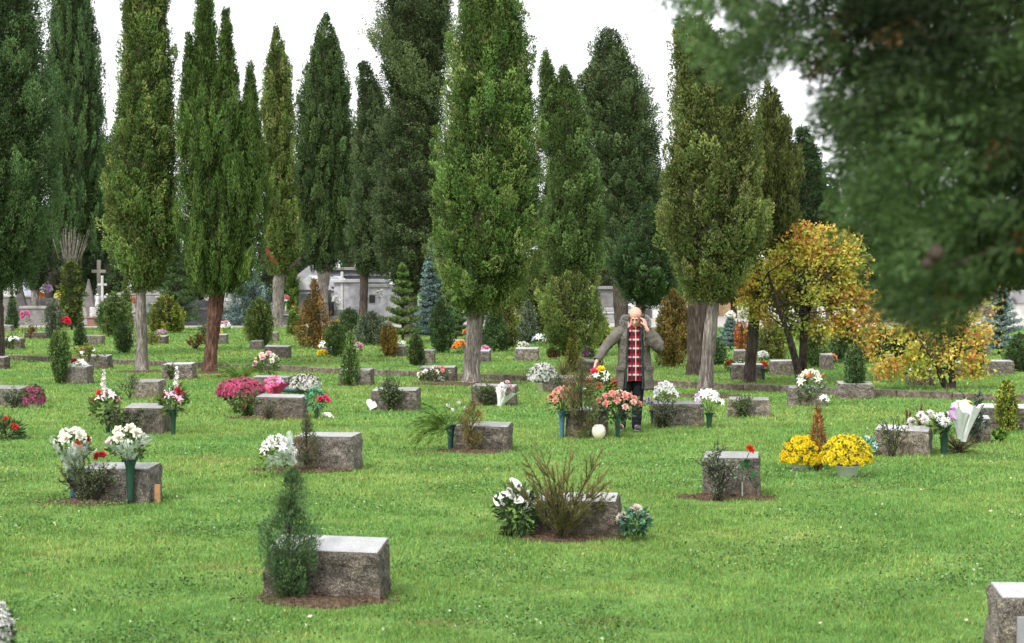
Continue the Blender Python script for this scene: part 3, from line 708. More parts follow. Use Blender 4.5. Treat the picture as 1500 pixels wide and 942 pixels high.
def shoots(px, by, ty, wpx, pal, label, n=14, name='conifer_sapling', cat='sapling', leaf=.02, lw=.0035, dens=900, ang=.75, el=(40, 88), curve=-.25, sub=4, group=None, dy=0, subl=.35, H=None, jit=.25, wob=.06, r0=.007):
    """sapling made of long needle-clad shoots"""
    p = G(px, by); p.y += dy; Y = p.y; H = H or (by-ty)/F*Y; Rr = wpx/2/F*Y; rg = np.random.default_rng(int(px+by)); r = root(name, p, label, cat, group)
    paths = []; e0 = math.atan2(H, Rr)
    for i in range(n):
        f = (i+.5)/n; az = i*2.4+rg.normal()*.3; el_ = R(el[0]+(el[1]-el[0])*f); 
        L = H*rg.uniform(.75, 1.0)*(1 if el_ > 1.2 else .85); b = (0, 0, H*.03*rg.uniform(0, 3))
        P = arch(b, az, el_, L, rg, curve, 9, wob); k = Rr*1.05/max(.01, np.abs(P[:, :2]).max()); 
        if k < 1: P[:, :2] *= k
        paths.append(P)
        for q in range(sub):
            t = rg.uniform(.2, .85); s = P[int(t*9)]; d = nrm(P[min(9, int(t*9)+1)]-P[int(t*9)]); dd = nrm(d+nrm(np.cross(d, rg.normal(size=3)))*rg.uniform(.4, .8)); l = H*subl*(1-t*.6)*rg.uniform(.5, 1)
            paths.append(np.array([s, s+dd*l*.5, s+dd*l+np.array([0, 0, .1*l])]))
    g = Geo(); along(g, paths, dens, leaf, lw, ang, GREEN[pal] if isinstance(pal, str) else pal, rg, taper=.2, start=.06, jit=jit)
    part('needles', g.mesh('needles', M_LEAF), r); part('stems', stems_mesh(paths, r0, .0015, M_BARKD, 5), r)
    return r
# ================================================================== THE PLACE
build_ground()
GS = 'low rough granite gravestones on the lawn'
# ---- gravestones: px left, px right, base py, rotation, label
S1 = stone(386, 565, 880, -6, 'large grey granite gravestone nearest the camera with a dark green juniper sapling in front', 0, 1.0, (-.02, -.14, .50, .20))
S2 = stone(785, 912, 789, -7, 'granite gravestone behind the fanned brownish sapling, white callas at its left end', 1, 1.0, (-.10, -.12, .42, .20))
S3 = stone(112, 226, 737, -8, 'granite gravestone with a red flower on top between two cellophane wrapped bouquets', 4, 1.0, (-.28, -.16, .42, .17))
S4 = stone(428, 527, 690, -12, 'brown stained gravestone with a white bouquet lying at its left end', 2, 1.08, (-.25, -.14, .50, .17))
S5 = stone(666, 750, 662, -8, 'gravestone behind a brownish sapling with palm fronds in a vase at its left', 4, 1.0, (-.12, -.18, .42, .17))
S6 = stone(1032, 1119, 730, -9, 'gravestone with a holly sapling and one red rose on a stick before it', 2, 1.12, (-.12, -.14, .46, .17))
S7 = stone(1286, 1370, 667, -18, 'gravestone right of the yellow chrysanthemums with purple flower spikes behind it', 3, 1.05)
stone(1422, 1456, 650, -10, 'narrow end-on gravestone right of the white paper cone bouquet', 4, 1.0)
stone(1440, 1530, 630, -8, 'gravestone behind the golden columnar shrub at the right edge', 0, .95)
S9 = stone(957, 1034, 625, -6, 'long gravestone between two white bouquets right of the man', 2, .95)
S10 = stone(1068, 1131, 611, -6, 'gravestone with a clipped box bush covering its left half', 4, .85)
S11 = stone(830, 892, 641, -7, 'gravestone hidden by a brown sapling between two bunches of pink roses', 4, 1.15)
stone(797, 842, 574, -6, 'gravestone beside the potted ball of white chrysanthemums', 1, .9)
S13 = stone(690, 758, 594, -8, 'gravestone between a box bush and a striped paper bouquet', 2, .95)
S14 = stone(543, 615, 602, -7, 'gravestone behind a loose grey green bush with a white heart at its left', 4, 1.05)
S15 = stone(496, 546, 565, -7, 'gravestone at the kerb split by a bushy green sapling', 0, .95)
S16 = stone(372, 448, 613, -7, 'pale gravestone right of the large pink chrysanthemum mass', 2, .95, (-.1, -.2, .6, .14))
S16b = stone(369, 424, 572, -5, 'gravestone behind the magenta wrapped bouquet and below the mixed bouquet', 1, .85)
S17 = stone(180, 242, 636, -6, 'gravestone overgrown by twiggy bushes between two tall green vases', 4, 1.15)
stone(196, 236, 583, -8, 'small white topped gravestone beside a bare twiggy shrub', 4, .95)
stone(237, 284, 556, -5, 'gravestone at the kerb with a low box bush on its left half', 0, 1.0)
S20 = stone(92, 131, 563, -8, 'dark gravestone with white and red flowers on top right of an upright shrub', 2, 1.05)
S21 = stone(116, 160, 540, -6, 'pale gravestone at the kerb under a thin yellowish shrub', 0, .95)
S22 = stone(-30, 34, 596, -6, 'gravestone at the left edge behind a grey bush and pink chrysanthemums', 0, .95)
stone(-35, 9, 541, -6, 'small gravestone cut by the left edge in front of the kerb', 4, .9)
S25 = stone(-14, 33, 511, -7, 'dark gravestone at the far left with white flowers trailing over it', 2, .9)
stone(35, 70, 496, -5, 'low gravestone under a brownish plant near the left edge', 1, .75)
stone(-22, 18, 486, -5, 'gravestone at the left edge before the small dark cypress', 0, .8)
stone(124, 150, 506, -5, 'small gravestone behind the yellowish shrub and right of the dark cone', 2, .9)
stone(214, 244, 504, -5, 'small gravestone with a pink flowering cushion right of the pale trunk', 4, .8)
stone(314, 332, 504, -5, 'tiny gravestone just right of the reddish trunk', 2, .9)
stone(386, 424, 525, -6, 'gravestone alone on the lawn behind the mixed bouquet', 0, .95)
stone(384, 407, 500, -5, 'small gravestone under the yellowish green conifer', 2, .9)
stone(366, 384, 512, -5, 'dark little gravestone beside the green conifers', 4, .8)
stone(565, 596, 523, -5, 'gravestone right of the small orange brown conifer', 4, .9)
stone(600, 637, 533, -5, 'gravestone right of the small dark cone and before the blue spruce', 2, .95)
S33 = stone(614, 669, 559, -5, 'gravestone at the kerb with white flowers along its top and a small white plate', 4, .95)
stone(680, 719, 531, -5, 'gravestone behind the pale central trunk with pink flowers', 4, .9)
S35 = stone(754, 790, 529, -5, 'square dark gravestone with a pot of white flowers before it', 0, .95)
stone(846, 884, 548, -5, 'gravestone behind the small golden cone near the man\'s outstretched hand', 0, .85)
S37 = stone(1072, 1121, 557, -5, 'gravestone behind the dark leaning trunk between red flowers', 2, .9)
S38 = stone(1129, 1167, 550, -4, 'pinkish grey gravestone under the autumn tree\'s left branches', 1, 1.0)
S39 = stone(1156, 1213, 595, -6, 'gravestone with bird of paradise flowers and white lilies behind it', 2, .9)
S40 = stone(1228, 1282, 585, -5, 'gravestone at the kerb split by a dark columnar conifer', 0, .85)
stone(1332, 1372, 566, -5, 'gravestone behind the trunk of the low autumn tree', 4, .95)
stone(1400, 1416, 554, -5, 'slim pale gravestone left of the dark green conifer by the kerb', 0, 1.0)
stone(1449, 1487, 549, -4, 'gravestone standing alone near the green dome at the right edge', 1, .95)
stone(1203, 1222, 542, -4, 'dark gravestone with orange and pink flowers behind the columnar conifer', 2, 1.0)
stone(1440, 1452, 521, -4, 'tiny far gravestone below the blue spruce', 1, .8)
stone(1303, 1310, 535, -4, 'tiny far gravestone at the left of the low autumn tree', 1, .8)
stone(1076, 1094, 528, -4, 'far gravestone with a white top below the red shrub', 4, .8)
stone(660, 682, 512, -4, 'far gravestone left of the pale central trunk', 2, .8)
stone(470, 490, 519, -4, 'far gravestone below the rust brown conifer', 4, .6)
# big stone cut by the lower right corner
g = hit(1530, 998, 0); g = Vector((XP(1530, 8.9), 8.9, 0))
def corner_stone():
    body, top = stone_variant(23, .66, .36, .315, .34)
    o = link('gravestone', body); o.location = (XP(1450, 8.6)+.405, 8.6+.18, 0); o.rotation_euler.z = R(-5); tag(o, 'gravestone cut by the lower right corner with an engraved grey panel', 'gravestone', GS)
    part('polished_top', top, o)
    t = box_mesh('panel', M_TOMB, [(.03, -.19, .03, .54, .02, .20)], .004); part('panel', t, o, color=(.26,.26,.27))
    bush(1482, 1010, 925, 50, 'leafy', 'little twiggy plant before the lower right corner gravestone', 'small_plant', 'plant', leaf=.02, nst=8, dens=70, dy=.0)
corner_stone()
soil_bed(GY(690, 33.1), 1.0, .7, 0, 5); soil_bed(GY(1030, 29.4), .7, .5, 0, 6); soil_bed(GY(208, 37.9), .5, .35, 0, 7); soil_bed(GY(306, 37.4), .5, .35, 0, 8)
# ---- front grave
NEED = [(.065,.125,.05), (.085,.15,.06), (.05,.10,.04), (.10,.15,.055)]
sapling(424, 878, [(688,425,431), (712,417,441), (735,414,443), (752,408,449), (768,392,456), (788,384,462), (812,390,462), (838,398,454), (862,408,446), (880,418,438)], NEED, 'feathery dark green juniper sapling in front of the nearest gravestone', L=.026, W=.0046, cover=2.1, scale=.34, name='juniper_sapling', style='clump', dy=-.07)
# ---- fanned sapling grave
FAN = [(.15,.18,.055), (.19,.17,.06), (.11,.16,.05), (.22,.14,.06)]
shoots(822, 792, 640, 150, FAN, 'fan shaped sapling of long brownish green shoots before the second gravestone', n=19, name='fanned_sapling', leaf=.030, lw=.0040, dens=520, el=(40, 86), curve=-.22, sub=7, ang=.5, dy=-.05, subl=.34, r0=.0045)
bouquet(758, 738, 60, 64, [('calla', WHITE, 8, .125)], 12.85, 'white callas with broad dark leaves at the left of the fanned sapling', base=(770, 782), pal='deep', leaves=260, leafL=.10, asp=.3)
shoots(745, 788, 765, 60, 'lime', 'tuft of bright long grass below the white callas', n=40, name='grass_tuft', cat='grass', leaf=.05, lw=.004, dens=60, el=(20, 80), sub=0, ang=.2)
bouquet(930, 760, 46, 38, [('chrysanthemum', (.62,.56,.48), 2, .12), ('carnation', GRN, 4, .06), ('rose', (.6,.5,.42), 2, .085)], 12.75, 'low arrangement of pale pompoms and succulents right of the second gravestone', base=(930, 784), pal=[(.06,.15,.09), (.08,.2,.14), (.05,.11,.04)], leaves=220, leafL=.06, asp=.5)
# ---- left grave with two wrapped bouquets
DG = (.012,.05,.032); BLU = (.03,.08,.13)
vp, vh = vase(191, 738, 673, DG, 'dark green spike vase before the left gravestone holding white roses'); 
bouquet(186, 645, 62, 50, [('rose', (.80,.78,.66), 7, .105)], vp.y, 'white roses in crumpled cellophane in the front green vase', base=(191, 675), leaves=190, leafL=.06, wrap=('cello', None), asp=.5)
vp, vh = vase(99, 737, 690, BLU, 'blue spike vase half hidden in the bush at the left gravestone', dy=.2)
bouquet(106, 648, 56, 44, [('rose', (.82,.80,.70), 6, .115), ('carnation', (.38,.07,.02), 2, .11)], vp.y, 'white and rust red roses in cellophane left of the red flower', base=(101, 695), leaves=190, leafL=.06, wrap=('cello', None), asp=.5)
bush(128, 738, 652, 96, 'leafy', 'spreading box bush covering the front of the left gravestone', leaf=.024, nst=30, dens=95, dy=-.02)
r = bouquet(147, 668, 14, 6, [('rose', (.5,.02,.05), 2, .085)], S3.location.y+.25, 'single red flower lying on the left gravestone', leaves=5, leafL=.03, base=(147, 670), name='red_flower', cat='flower')
gp = G(228, 738); r = link('wooden_stake', box_mesh('wooden_stake', M_WOOD, [(0, 0, -.03, .05, .03, .19, .96)], .004)); r.location = gp+Vector((0, .08, 0)); r.color = (.38,.20,.09,1); tag(r, 'short wooden stake at the right end of the left gravestone', 'stake')
# ---- grave with white bouquet on its side
bouquet(406, 659, 54, 46, [('chrysanthemum', WHITE, 10, .12), ('lily', WHITE, 2, .12)], 17.1, 'white bouquet with green ribbons leaning at the left of the brown stained gravestone', base=(432, 680), pal='lime', leaves=200, leafL=.07, wrap=('cello', None))
sapling(450, 690, [(612,446,452), (630,440,458), (650,436,464), (670,438,462), (688,444,456)], [(.07,.11,.045), (.09,.11,.045), (.13,.10,.05)], 'narrow dark sapling before the brown stained gravestone', L=.03, W=.007, cover=1.1, scale=.40)
# ---- palm grave
vp, vh = vase(660, 660, 622, (.02,.07,.075), 'dark blue green vase at the left end of the gravestone with palm fronds', 1.15)
fronds(655, 640, 590, 76, 'spray of arching palm fronds left of the fifth gravestone', 34, 'lime', .14, Y=vp.y, el=(5, 80), side=-1, zb=vh*.8, L=.50, curve=-1.2)
bouquet(668, 602, 40, 34, [('tulip', (.8,.78,.68), 4, .085)], vp.y, 'few white tulips above the palm fronds', base=(660, 628), leaves=40, leafL=.1, asp=.15)
sapling(690, 662, [(590,686,700), (605,678,706), (620,672,706), (640,678,702), (660,684,696)], [(.17,.14,.05), (.24,.16,.06), (.12,.12,.04)], 'brownish gold conifer sapling before the gravestone with palm fronds', L=.032, W=.008, cover=1.0, scale=.38)
# ---- rose on stick
bush(1050, 732, 638, 62, 'grey', 'grey green holly like sapling left of the red rose', 'holly_sapling', 'sapling', leaf=.03, nst=16, dens=62, dy=-.12, aspect=.6)
shoots(1045, 733, 640, 8, 'grey', 'single upright leafy shoot in the holly sapling', n=2, name='leafy_shoot', leaf=.035, lw=.016, dens=110, el=(86, 89), sub=0, ang=.9, dy=-.14)
def rose_stick():
    p = G(1085, 730)+Vector((0, -.1, 0)); r = root('artificial_rose', p, 'single red rose on a grey stick before the holly sapling\'s gravestone', 'flower')
    g = Geo(); g.add(*tube([(0, 0, 0), (.0, 0, .16)], .008, .007, 6), C=(.35,.35,.33)); g.add(*tube([(0, 0, .14), (.005, 0, .28), (.06, 0, .42)], .006, .004, 5), C=(.03,.12,.03))
    rn = np.random.default_rng(4); P = np.array([[.01,0,.27],[.02,0,.3],[.04,-.01,.36],[.08,0,.19],[.06,0,.22],[.0,0,.33]]); g.add(*leafquads(P, nrm(rn.normal(size=(6, 3))+[.5,0,0]), .09, .055, rn, .1), C=(.03,.10,.035))
    part('stem', g.mesh('stem', M_LEAF), r); put_head('rose', r, (.07, 0, .45), (.5, -.5, .6), .09, (.6,.03,.015), random.Random(1))
rose_stick()
# ---- yellow chrysanthemums
mum(1176, 663, 60, 46, 691, 34, 17, (.86,.66,.02), 'left of the two yellow potted chrysanthemums, lower and farther', n=230, size=.062, dy=.12)
mum(1241, 663, 70, 48, 699, 37, 18, (.88,.70,.03), 'right of the two yellow potted chrysanthemums, larger, in a white pot', n=270, size=.062)
shrub(1198, 690, 598, 20, 'tip', [(.30,.12,.03), (.38,.17,.04), (.22,.10,.03), (.2,.08,.06)], 'orange brown dried thuja between the yellow chrysanthemums', 'thuja', 'shrub', style='fine', cover=1.0, scale=.22, core=0, L=.03, W=.012)
bouquet(1270, 652, 34, 34, [('lily', (.7,.78,.85), 3, .09)], 19.2, 'pale blue and mint flowers behind the yellow chrysanthemums', base=(1274, 667), pal=[(.2,.4,.3), (.1,.25,.14)], leaves=160, leafL=.06, zfloor=0.01)
# ---- right group
bush(1306, 668, 592, 62, 'leafy', 'thin twiggy sapling in front of the right hand gravestone', 'twiggy_sapling', 'sapling', leaf=.032, nst=11, dens=50, dy=-.05)
bouquet(1360, 618, 62, 34, [('chrysanthemum', (.8,.74,.74), 8, .12)], 19.6, 'row of pale pink chrysanthemums behind the right hand gravestone', base=(1358, 655), leaves=160, leafL=.06)
for q, (a, b, c) in enumerate(((1351, 637, 604), (1369, 637, 601))):
    shoots(a, b+28, c, 5, [(.13,.06,.05), (.17,.09,.07)], ('left', 'right')[q]+' one of the two purple brown flower spikes behind the right gravestone', n=2, name='flower_spike_plant', cat='flower spike', leaf=.03, lw=.012, dens=600, el=(88, 89), sub=0, dy=.7, H=.50)
vp, vh = vase(1383, 666, 622, DG, 'dark green vase right of the gravestone with purple flower spikes', 1.35)
bouquet(1389, 619, 50, 32, [('chrysanthemum', WHITE, 6, .13)], vp.y, 'white hydrangeas in the dark vase beside the paper cone', base=(1384, 636), leaves=110, leafL=.08, asp=.5)
def paper_cone():
    b = Vector((XP(1412, 18.9), 18.9, ZP(647, 18.9))); r = root('wrapped_bouquet', b, 'tall white paper cone of flowers with yellow tips at the right', 'bouquet')
    me = wrap_mesh(.15, .42, M_PAPER, .03, 5, .0, .07); part('paper_wrap', me, r, color=(.72,.72,.74), rot=(R(-6), R(8), 0))
    me = wrap_mesh(.13, .36, M_PAPER, .03, 9, .3, .10); part('paper_wrap', me, r, (-.04, -.03, .04), (.66,.67,.72), (R(8), R(-16), 1))
    me = wrap_mesh(.07, .12, M_PAPER, .02, 3, .3, .2); part('ribbon', me, r, (-.11, -.1, .26), (.62,.25,.62), (R(50), R(-30), 0))
    rg = random.Random(3)
    for dx, dz in ((-.06, .41), (.03, .45), (.07, .40), (0, .40)): put_head('lily', r, (dx, 0, dz), (dx, -.3, 1), .11, (.85,.75,.12), rg)
paper_cone()
shoots(1404, 664, 643, 66, [(.28,.24,.09), (.16,.2,.06), (.2,.1,.08)], 'tuft of straw coloured ornamental grass below the paper cone', n=60, name='ornamental_grass', cat='grass', leaf=.10, lw=.006, dens=40, el=(12, 75), sub=0, ang=.15, H=.28)
bush(1430, 650, 560, 40, [(.07,.12,.09), (.10,.16,.12), (.05,.09,.06)], 'blue green leafy shrub right of the paper cone', leaf=.045, nst=16, dens=55, group=None)
shrub(1474, 632, 558, 34, 'oval', 'gold', 'golden columnar shrub before the gravestone at the right edge', cover=1.5, style='column', scale=.35, L=.035, W=.02)
bush(1465, 648, 622, 24, 'lime', 'small bright green bush on the grass near the right edge', leaf=.05, nst=14, dens=70, aspect=.6)
# ---- right of the man
bush(976, 626, 572, 44, 'grey', 'thin twiggy bush before the left end of the long gravestone right of the man', leaf=.035, nst=14, dens=48, dy=-.1)
bush(966, 626, 596, 26, 'leafy', 'small leafy bush low at the left end of the long gravestone', leaf=.035, nst=12, dens=70, dy=-.12)
vp, vh = vase(957, 624, 601, DG, 'short dark vase at the left end of the long gravestone', 1.1)
bouquet(974, 576, 40, 40, [('lily', WHITE, 7, .13), ('chrysanthemum', WHITE, 5, .10)], vp.y+.1, 'large white bouquet right beside the man\'s coat', base=(960, 604), leaves=60, leafL=.06)
bouquet(949, 590, 16, 16, [('chrysanthemum', LILAC, 3, .09)], vp.y, 'small lilac flowers beside the man\'s leg', base=(957, 602), leaves=50, leafL=.05)
vp, vh = vase(1039, 627, 605, DG, 'short dark green vase at the right end of the long gravestone', 1.15)
bouquet(1037, 585, 46, 34, [('lily', WHITE, 7, .13), ('chrysanthemum', (.74,.68,.82), 4, .10)], vp.y, 'white and pale lilac lilies in the vase at the right end of the long gravestone', base=(1039, 607), leaves=50, leafL=.06)
bush(1088, 611, 574, 40, 'leafy', 'dense box bush on the left half of the gravestone under the leaning trunk', leaf=.035, nst=26, dens=80, dy=-.08)
# ---- the man's grave
vp, vh = vase(823, 641, 602, (.05,.13,.20), 'blue grey spike vase with pink roses left of the brown sapling', 1.0)
bouquet(826, 584, 50, 42, [('rose', SALMON, 14, .085), ('rose', (.75,.42,.36), 5, .08)], vp.y, 'bunch of salmon pink roses in the blue grey vase', base=(823, 604), pal='deep', leaves=110, leafL=.07, asp=.45)
vp2, vh = vase(905, 642, 606, DG, 'dark green spike vase with pink roses right before the man', 1.0)
bouquet(905, 592, 76, 46, [('rose', SALMON, 15, .095), ('rose', (.78,.48,.42), 7, .085)], vp2.y, 'wide bunch of salmon pink roses in the green vase before the man\'s legs', base=(904, 610), pal='deep', leaves=190, leafL=.08, asp=.45)
gu = G(877, 643); o = link('urn', lathe('urn', M_CERAM, [(0, 0), (.045, 0), (.055, .008), (.085, .06), (.088, .10), (.078, .145), (.055, .172), (.048, .18), (.04, .175), (.04, .16), (0, .15)], 28)); o.location = gu; o.color = (.72,.67,.52,1); tag(o, 'small cream ceramic urn on the grass before the man', 'urn')
sapling(851, 642, [(530,846,856), (545,836,866), (565,828,874), (590,830,874), (610,834,870), (628,840,862), (642,846,856)], [(.14,.12,.05), (.12,.14,.05), (.10,.14,.05), (.18,.13,.055)], 'tall brownish conifer sapling in front of the man\'s gravestone', L=.045, W=.009, cover=1.05, scale=.55)
bouquet(878, 565, 56, 62, [('carnation', YEL, 2, .14), ('carnation', (.65,.04,.1), 2, .12), ('lily', WHITE, 5, .10), ('rose', (.45,.12,.06), 3, .10), ('lily', (.8,.82,.6), 3, .11)], S11.location.y+.15, 'mixed tall bouquet of yellow, red and white flowers under the man\'s hand', base=(868, 612), leaves=420, leafL=.09, asp=.3)
bouquet(862, 602, 16, 12, [('lily', WHITE, 2, .09)], S11.location.y-.1, 'white ribbon bow flower low in the brown sapling', base=(862, 612), leaves=8, leafL=.04, name='white_flower', cat='flower')
# ---- middle row
mum(795, 548, 42, 30, 573, 20, 13, WHITE, 'round ball of white chrysanthemums in a cream pot left of the man', n=170, size=.075, potcol=(.75,.72,.55))
bush(820, 576, 545, 30, 'grey', 'greyish bush on the gravestone beside the white chrysanthemum ball', leaf=.045, nst=14, dens=55)
bush(712, 594, 556, 42, 'leafy', 'box bush on the left half of the gravestone with the striped bouquet', leaf=.035, nst=26, dens=80, dy=-.06)
bouquet(741, 572, 26, 36, [('carnation', (.72,.45,.55), 3, .09), ('lily', WHITE, 2, .10)], 27.0, 'pink and white bouquet in striped paper lying on the gravestone', base=(731, 596), leaves=20, leafL=.05, wrap=('paper', (.78,.78,.78)))
bush(572, 602, 548, 44, 'leafy', 'loose grey green bush before the gravestone with the white heart', leaf=.04, nst=30, dens=70, dy=-.06)
shoots(567, 603, 532, 10, 'leafy', 'upright leading shoot of the loose grey green bush', n=2, name='leafy_shoot', leaf=.045, lw=.018, dens=90, el=(86, 89), sub=1, dy=-.02, subl=.2)
def heart():
    p = G(546, 601)+Vector((0, -.12, 0)); bm = bmesh.new(); V = []
    for i in range(28):
        t = i/28*2*PI; x = 16*math.sin(t)**3; z = 13*math.cos(t)-5*math.cos(2*t)-2*math.cos(3*t)-math.cos(4*t); V.append(bm.verts.new((x*.006, 0, z*.006)))
    f = bm.faces.new(V); ex = bmesh.ops.extrude_face_region(bm, geom=[f]); bmesh.ops.translate(bm, verts=[v for v in ex['geom'] if isinstance(v, bmesh.types.BMVert)], vec=(0, .025, 0)); bmesh.ops.recalc_face_normals(bm, faces=bm.faces[:]); bevel(bm, .006)
    o = link('heart_ornament', bm_mesh('heart_ornament', bm, M_CERAM)); o.location = p+Vector((0, 0, .10)); o.rotation_euler = (R(-20), R(20), R(15)); o.color = (.8,.8,.8,1); tag(o, 'white heart shaped ornament leaning at the loose bush', 'ornament')
heart()
shrub(513, 565, 487, 30, 'cone', 'mid', 'bushy upright green sapling before the gravestone at the kerb', 'conifer_sapling', 'sapling', cover=1.2, scale=.3, core=.3, L=.05, W=.02)
bush(640, 560, 535, 54, 'leafy', 'low bush along the gravestone with the small white plate', leaf=.04, nst=18, dens=45)
bouquet(640, 546, 54, 20, [('rose', WHITE, 7, .11), ('rose', PINK, 4, .09), ('carnation', ORG, 1, .13), ('rose', CREAM, 3, .16)], S33.location.y-.1, 'white and pink flowers along the gravestone at the kerb left of the pale trunk', base=(645, 556), leaves=90, leafL=.06)
gp = S33.location; o = link('white_plate', box_mesh('white_plate', M_CERAM, [(0, 0, 0, .21, .02, .085)], .006)); o.location = (XP(643, gp.y-.25), gp.y-.25, LZ*0+.02); o.color = (.8,.8,.8,1); tag(o, 'small white oblong plate in front of the gravestone at the kerb', 'plate')
# pink chrysanthemum grave
mum(352, 573, 66, 36, 606, 0, 0, (.60,.12,.24), 'large mass of deep pink chrysanthemums left of the pale gravestone', n=260, size=.085, cover=1.0, dy=.1)
bush(362, 612, 570, 60, 'mid', 'leafy green skirt of the pink chrysanthemums hanging to the grass', 'leafy_plant', 'plant', leaf=.06, nst=18, dens=45, dy=.05)
bouquet(365, 598, 34, 26, [('carnation', (.5,.05,.13), 7, .08)], G(365, 611).y-.05, 'small crimson flowers low before the pink chrysanthemums', base=(366, 611), leaves=40, leafL=.05, zfloor=.01)
vp, vh = vase(376, 607, 588, BLU, 'blue vase under the deep pink chrysanthemums', 1.3)
bouquet(401, 562, 36, 26, [('lily', (.62,.12,.28), 3, .13), ('lily', (.6,.35,.6), 2, .13)], 26.3, 'magenta and lilac bouquet in crimson paper above the pale gravestone', base=(402, 586), leaves=8, leafL=.06, wrap=('paper', (.45,.04,.12)))
vase(402, 604, 583, (.05,.13,.13), 'green grey vase behind the pale gravestone holding the crimson paper bouquet', 1.0, dy=.9)
shoots(396, 615, 588, 34, [(.12,.10,.05), (.10,.12,.06), (.15,.13,.08)], 'small grassy grey brown plant before the pale gravestone', n=30, name='grassy_plant', cat='plant', leaf=.06, lw=.006, dens=90, el=(35, 88), sub=0, ang=.3, dy=-.12)
bouquet(462, 580, 30, 34, [('carnation', (.2,.48,.3), 7, .07)], 23.0, 'mint green artificial flowers at the right end of the pale gravestone', base=(463, 612), pal=[(.10,.28,.15), (.06,.2,.1)], leaves=160, leafL=.06, asp=.5, zfloor=0)
bouquet(474, 588, 20, 18, [('carnation', (.6,.04,.14), 4, .10)], 22.9, 'crimson carnations beside the mint green flowers', base=(466, 611), leaves=20, leafL=.05, zfloor=0)
vase(464, 613, 596, (.03,.03,.03), 'dark vase under the mint green flowers', 1.1)
def plush():
    p = G(481, 612); bm = bmesh.new(); bmesh.ops.create_icosphere(bm, subdivisions=3, radius=1)
    for v in bm.verts: v.co = Vector((v.co.x*.11, v.co.y*.05, v.co.z*.045+.03))+Vector((0, 0, -.05*max(0, v.co.x)))+v.co.normalized()*.018*mnoise.noise(v.co*4); v.co.z = max(0.0, v.co.z)
    o = link('white_cloth', bm_mesh('white_cloth', bm, M_PAPER, True)); o.location = p; o.rotation_euler = (0, R(15), 0); o.color = (.7,.7,.62,1); tag(o, 'crumpled white cloth on the grass right of the crimson carnations', 'cloth')
plush()
mum(447, 561, 44, 24, 578, 22, 8, (.85,.80,.80), 'low dome of white chrysanthemums right of the magenta bouquet', n=150, size=.085, potcol=(.1,.2,.12))
o = link('fallen_vase', _vase); o.location = G(412, 576)+Vector((0, 0, .07)); o.rotation_euler = (R(90), 0, R(70)); o.scale = (1.6, 1.6, .45); o.color = (.03,.09,.10,1); tag(o, 'dark green vase lying on its side left of the white chrysanthemums', 'vase'); part('rim', _vrim, o, color=(.03,.09,.10))
bouquet(391, 530, 44, 34, [('rose', (.75,.45,.5), 4, .13), ('rose', CREAM, 4, .12), ('rose', (.8,.65,.2), 2, .11)], 34.0, 'mixed pink, cream and yellow flowers on the gravestone behind the pink chrysanthemums', base=(396, 549), pal='deep', leaves=260, leafL=.10, asp=.25)
fronds(352, 560, 528, 54, 'fan of long bright leaves above the pink chrysanthemums', 30, 'lime', .16, name='palm_fronds', el=(25, 85), L=.55)
# left middle graves
vp, vh = vase(158, 635, 600, DG, 'tall green vase at the left of the overgrown gravestone'); 
B1 = bouquet(154, 588, 44, 44, [('gladiolus', (.82,.76,.80), 1, .13), ('lily', (.8,.66,.66), 3, .13), ('rose', (.62,.09,.06), 2, .11), ('rose', PINK, 2, .11)], vp.y, 'bouquet with a white gladiolus spike in the left tall green vase', base=(158, 603), pal='mid', leaves=130, leafL=.11, asp=.5)
vp, vh = vase(254, 637, 600, DG, 'tall green vase at the right of the overgrown gravestone')
bouquet(254, 584, 40, 44, [('gladiolus', (.82,.76,.80), 1, .13), ('lily', (.76,.45,.58), 4, .14), ('rose', (.6,.08,.04), 1, .12), ('rose', (.4,.03,.04), 2, .12), ('lily', WHITE, 1, .12)], vp.y, 'gladiolus spike with pink lilies and red roses in the right tall vase', base=(254, 603), pal='mid', leaves=130, leafL=.11, asp=.5)
bush(171, 636, 586, 28, 'leafy', 'narrow small leaved bush right of the left tall green vase', leaf=.032, nst=18, dens=75, dy=-.05)
bush(206, 634, 590, 50, 'leafy', 'box bush covering the front of the overgrown gravestone', leaf=.032, nst=26, dens=75, dy=-.15)
bush(222, 632, 572, 30, 'lime', 'pale green twiggy shrub behind the overgrown gravestone', leaf=.04, nst=10, dens=42, dy=.3)
bush(190, 586, 540, 42, 'grey', 'bare twiggy shrub left of the small white topped gravestone', 'twiggy_shrub', 'shrub', leaf=.05, nst=9, dens=14, lowfill=.6)
bush(252, 557, 530, 26, 'leafy', 'low box bush over the gravestone at the kerb between the two trunks', leaf=.04, nst=20, dens=70, dy=-.05)
shrub(88, 563, 486, 32, 'vase', 'mid', 'upright green shrub left of the dark gravestone', cover=1.3, style='column', scale=.35, core=.45, L=.05, W=.022)
bouquet(115, 534, 28, 18, [('lily', WHITE, 4, .14), ('rose', RED, 1, .13), ('rose', (.6,.4,.35), 1, .12)], S20.location.y, 'white flowers and one red rose on the dark gravestone', base=(112, 548), leaves=20, leafL=.06)
bush(127, 542, 492, 50, 'gold', 'thin yellowish shrub with a slender stem at the kerb', 'yellow_shrub', 'shrub', leaf=.075, nst=9, dens=26, lowfill=.5)
bouquet(128, 515, 34, 16, [('lily', WHITE, 3, .12), ('rose', (.6,.2,.1), 2, .12)], 41.5, 'white and orange flowers under the thin yellowish shrub', base=(128, 522), leaves=30, leafL=.06)
bush(22, 598, 562, 38, 'grey', 'grey leaved bush left of the pink chrysanthemums by the left edge', leaf=.035, nst=26, dens=75)
mum(49, 581, 30, 30, 598, 18, 10, (.60,.14,.32), 'pink chrysanthemums in a small pot by the left edge', n=110, size=.075)
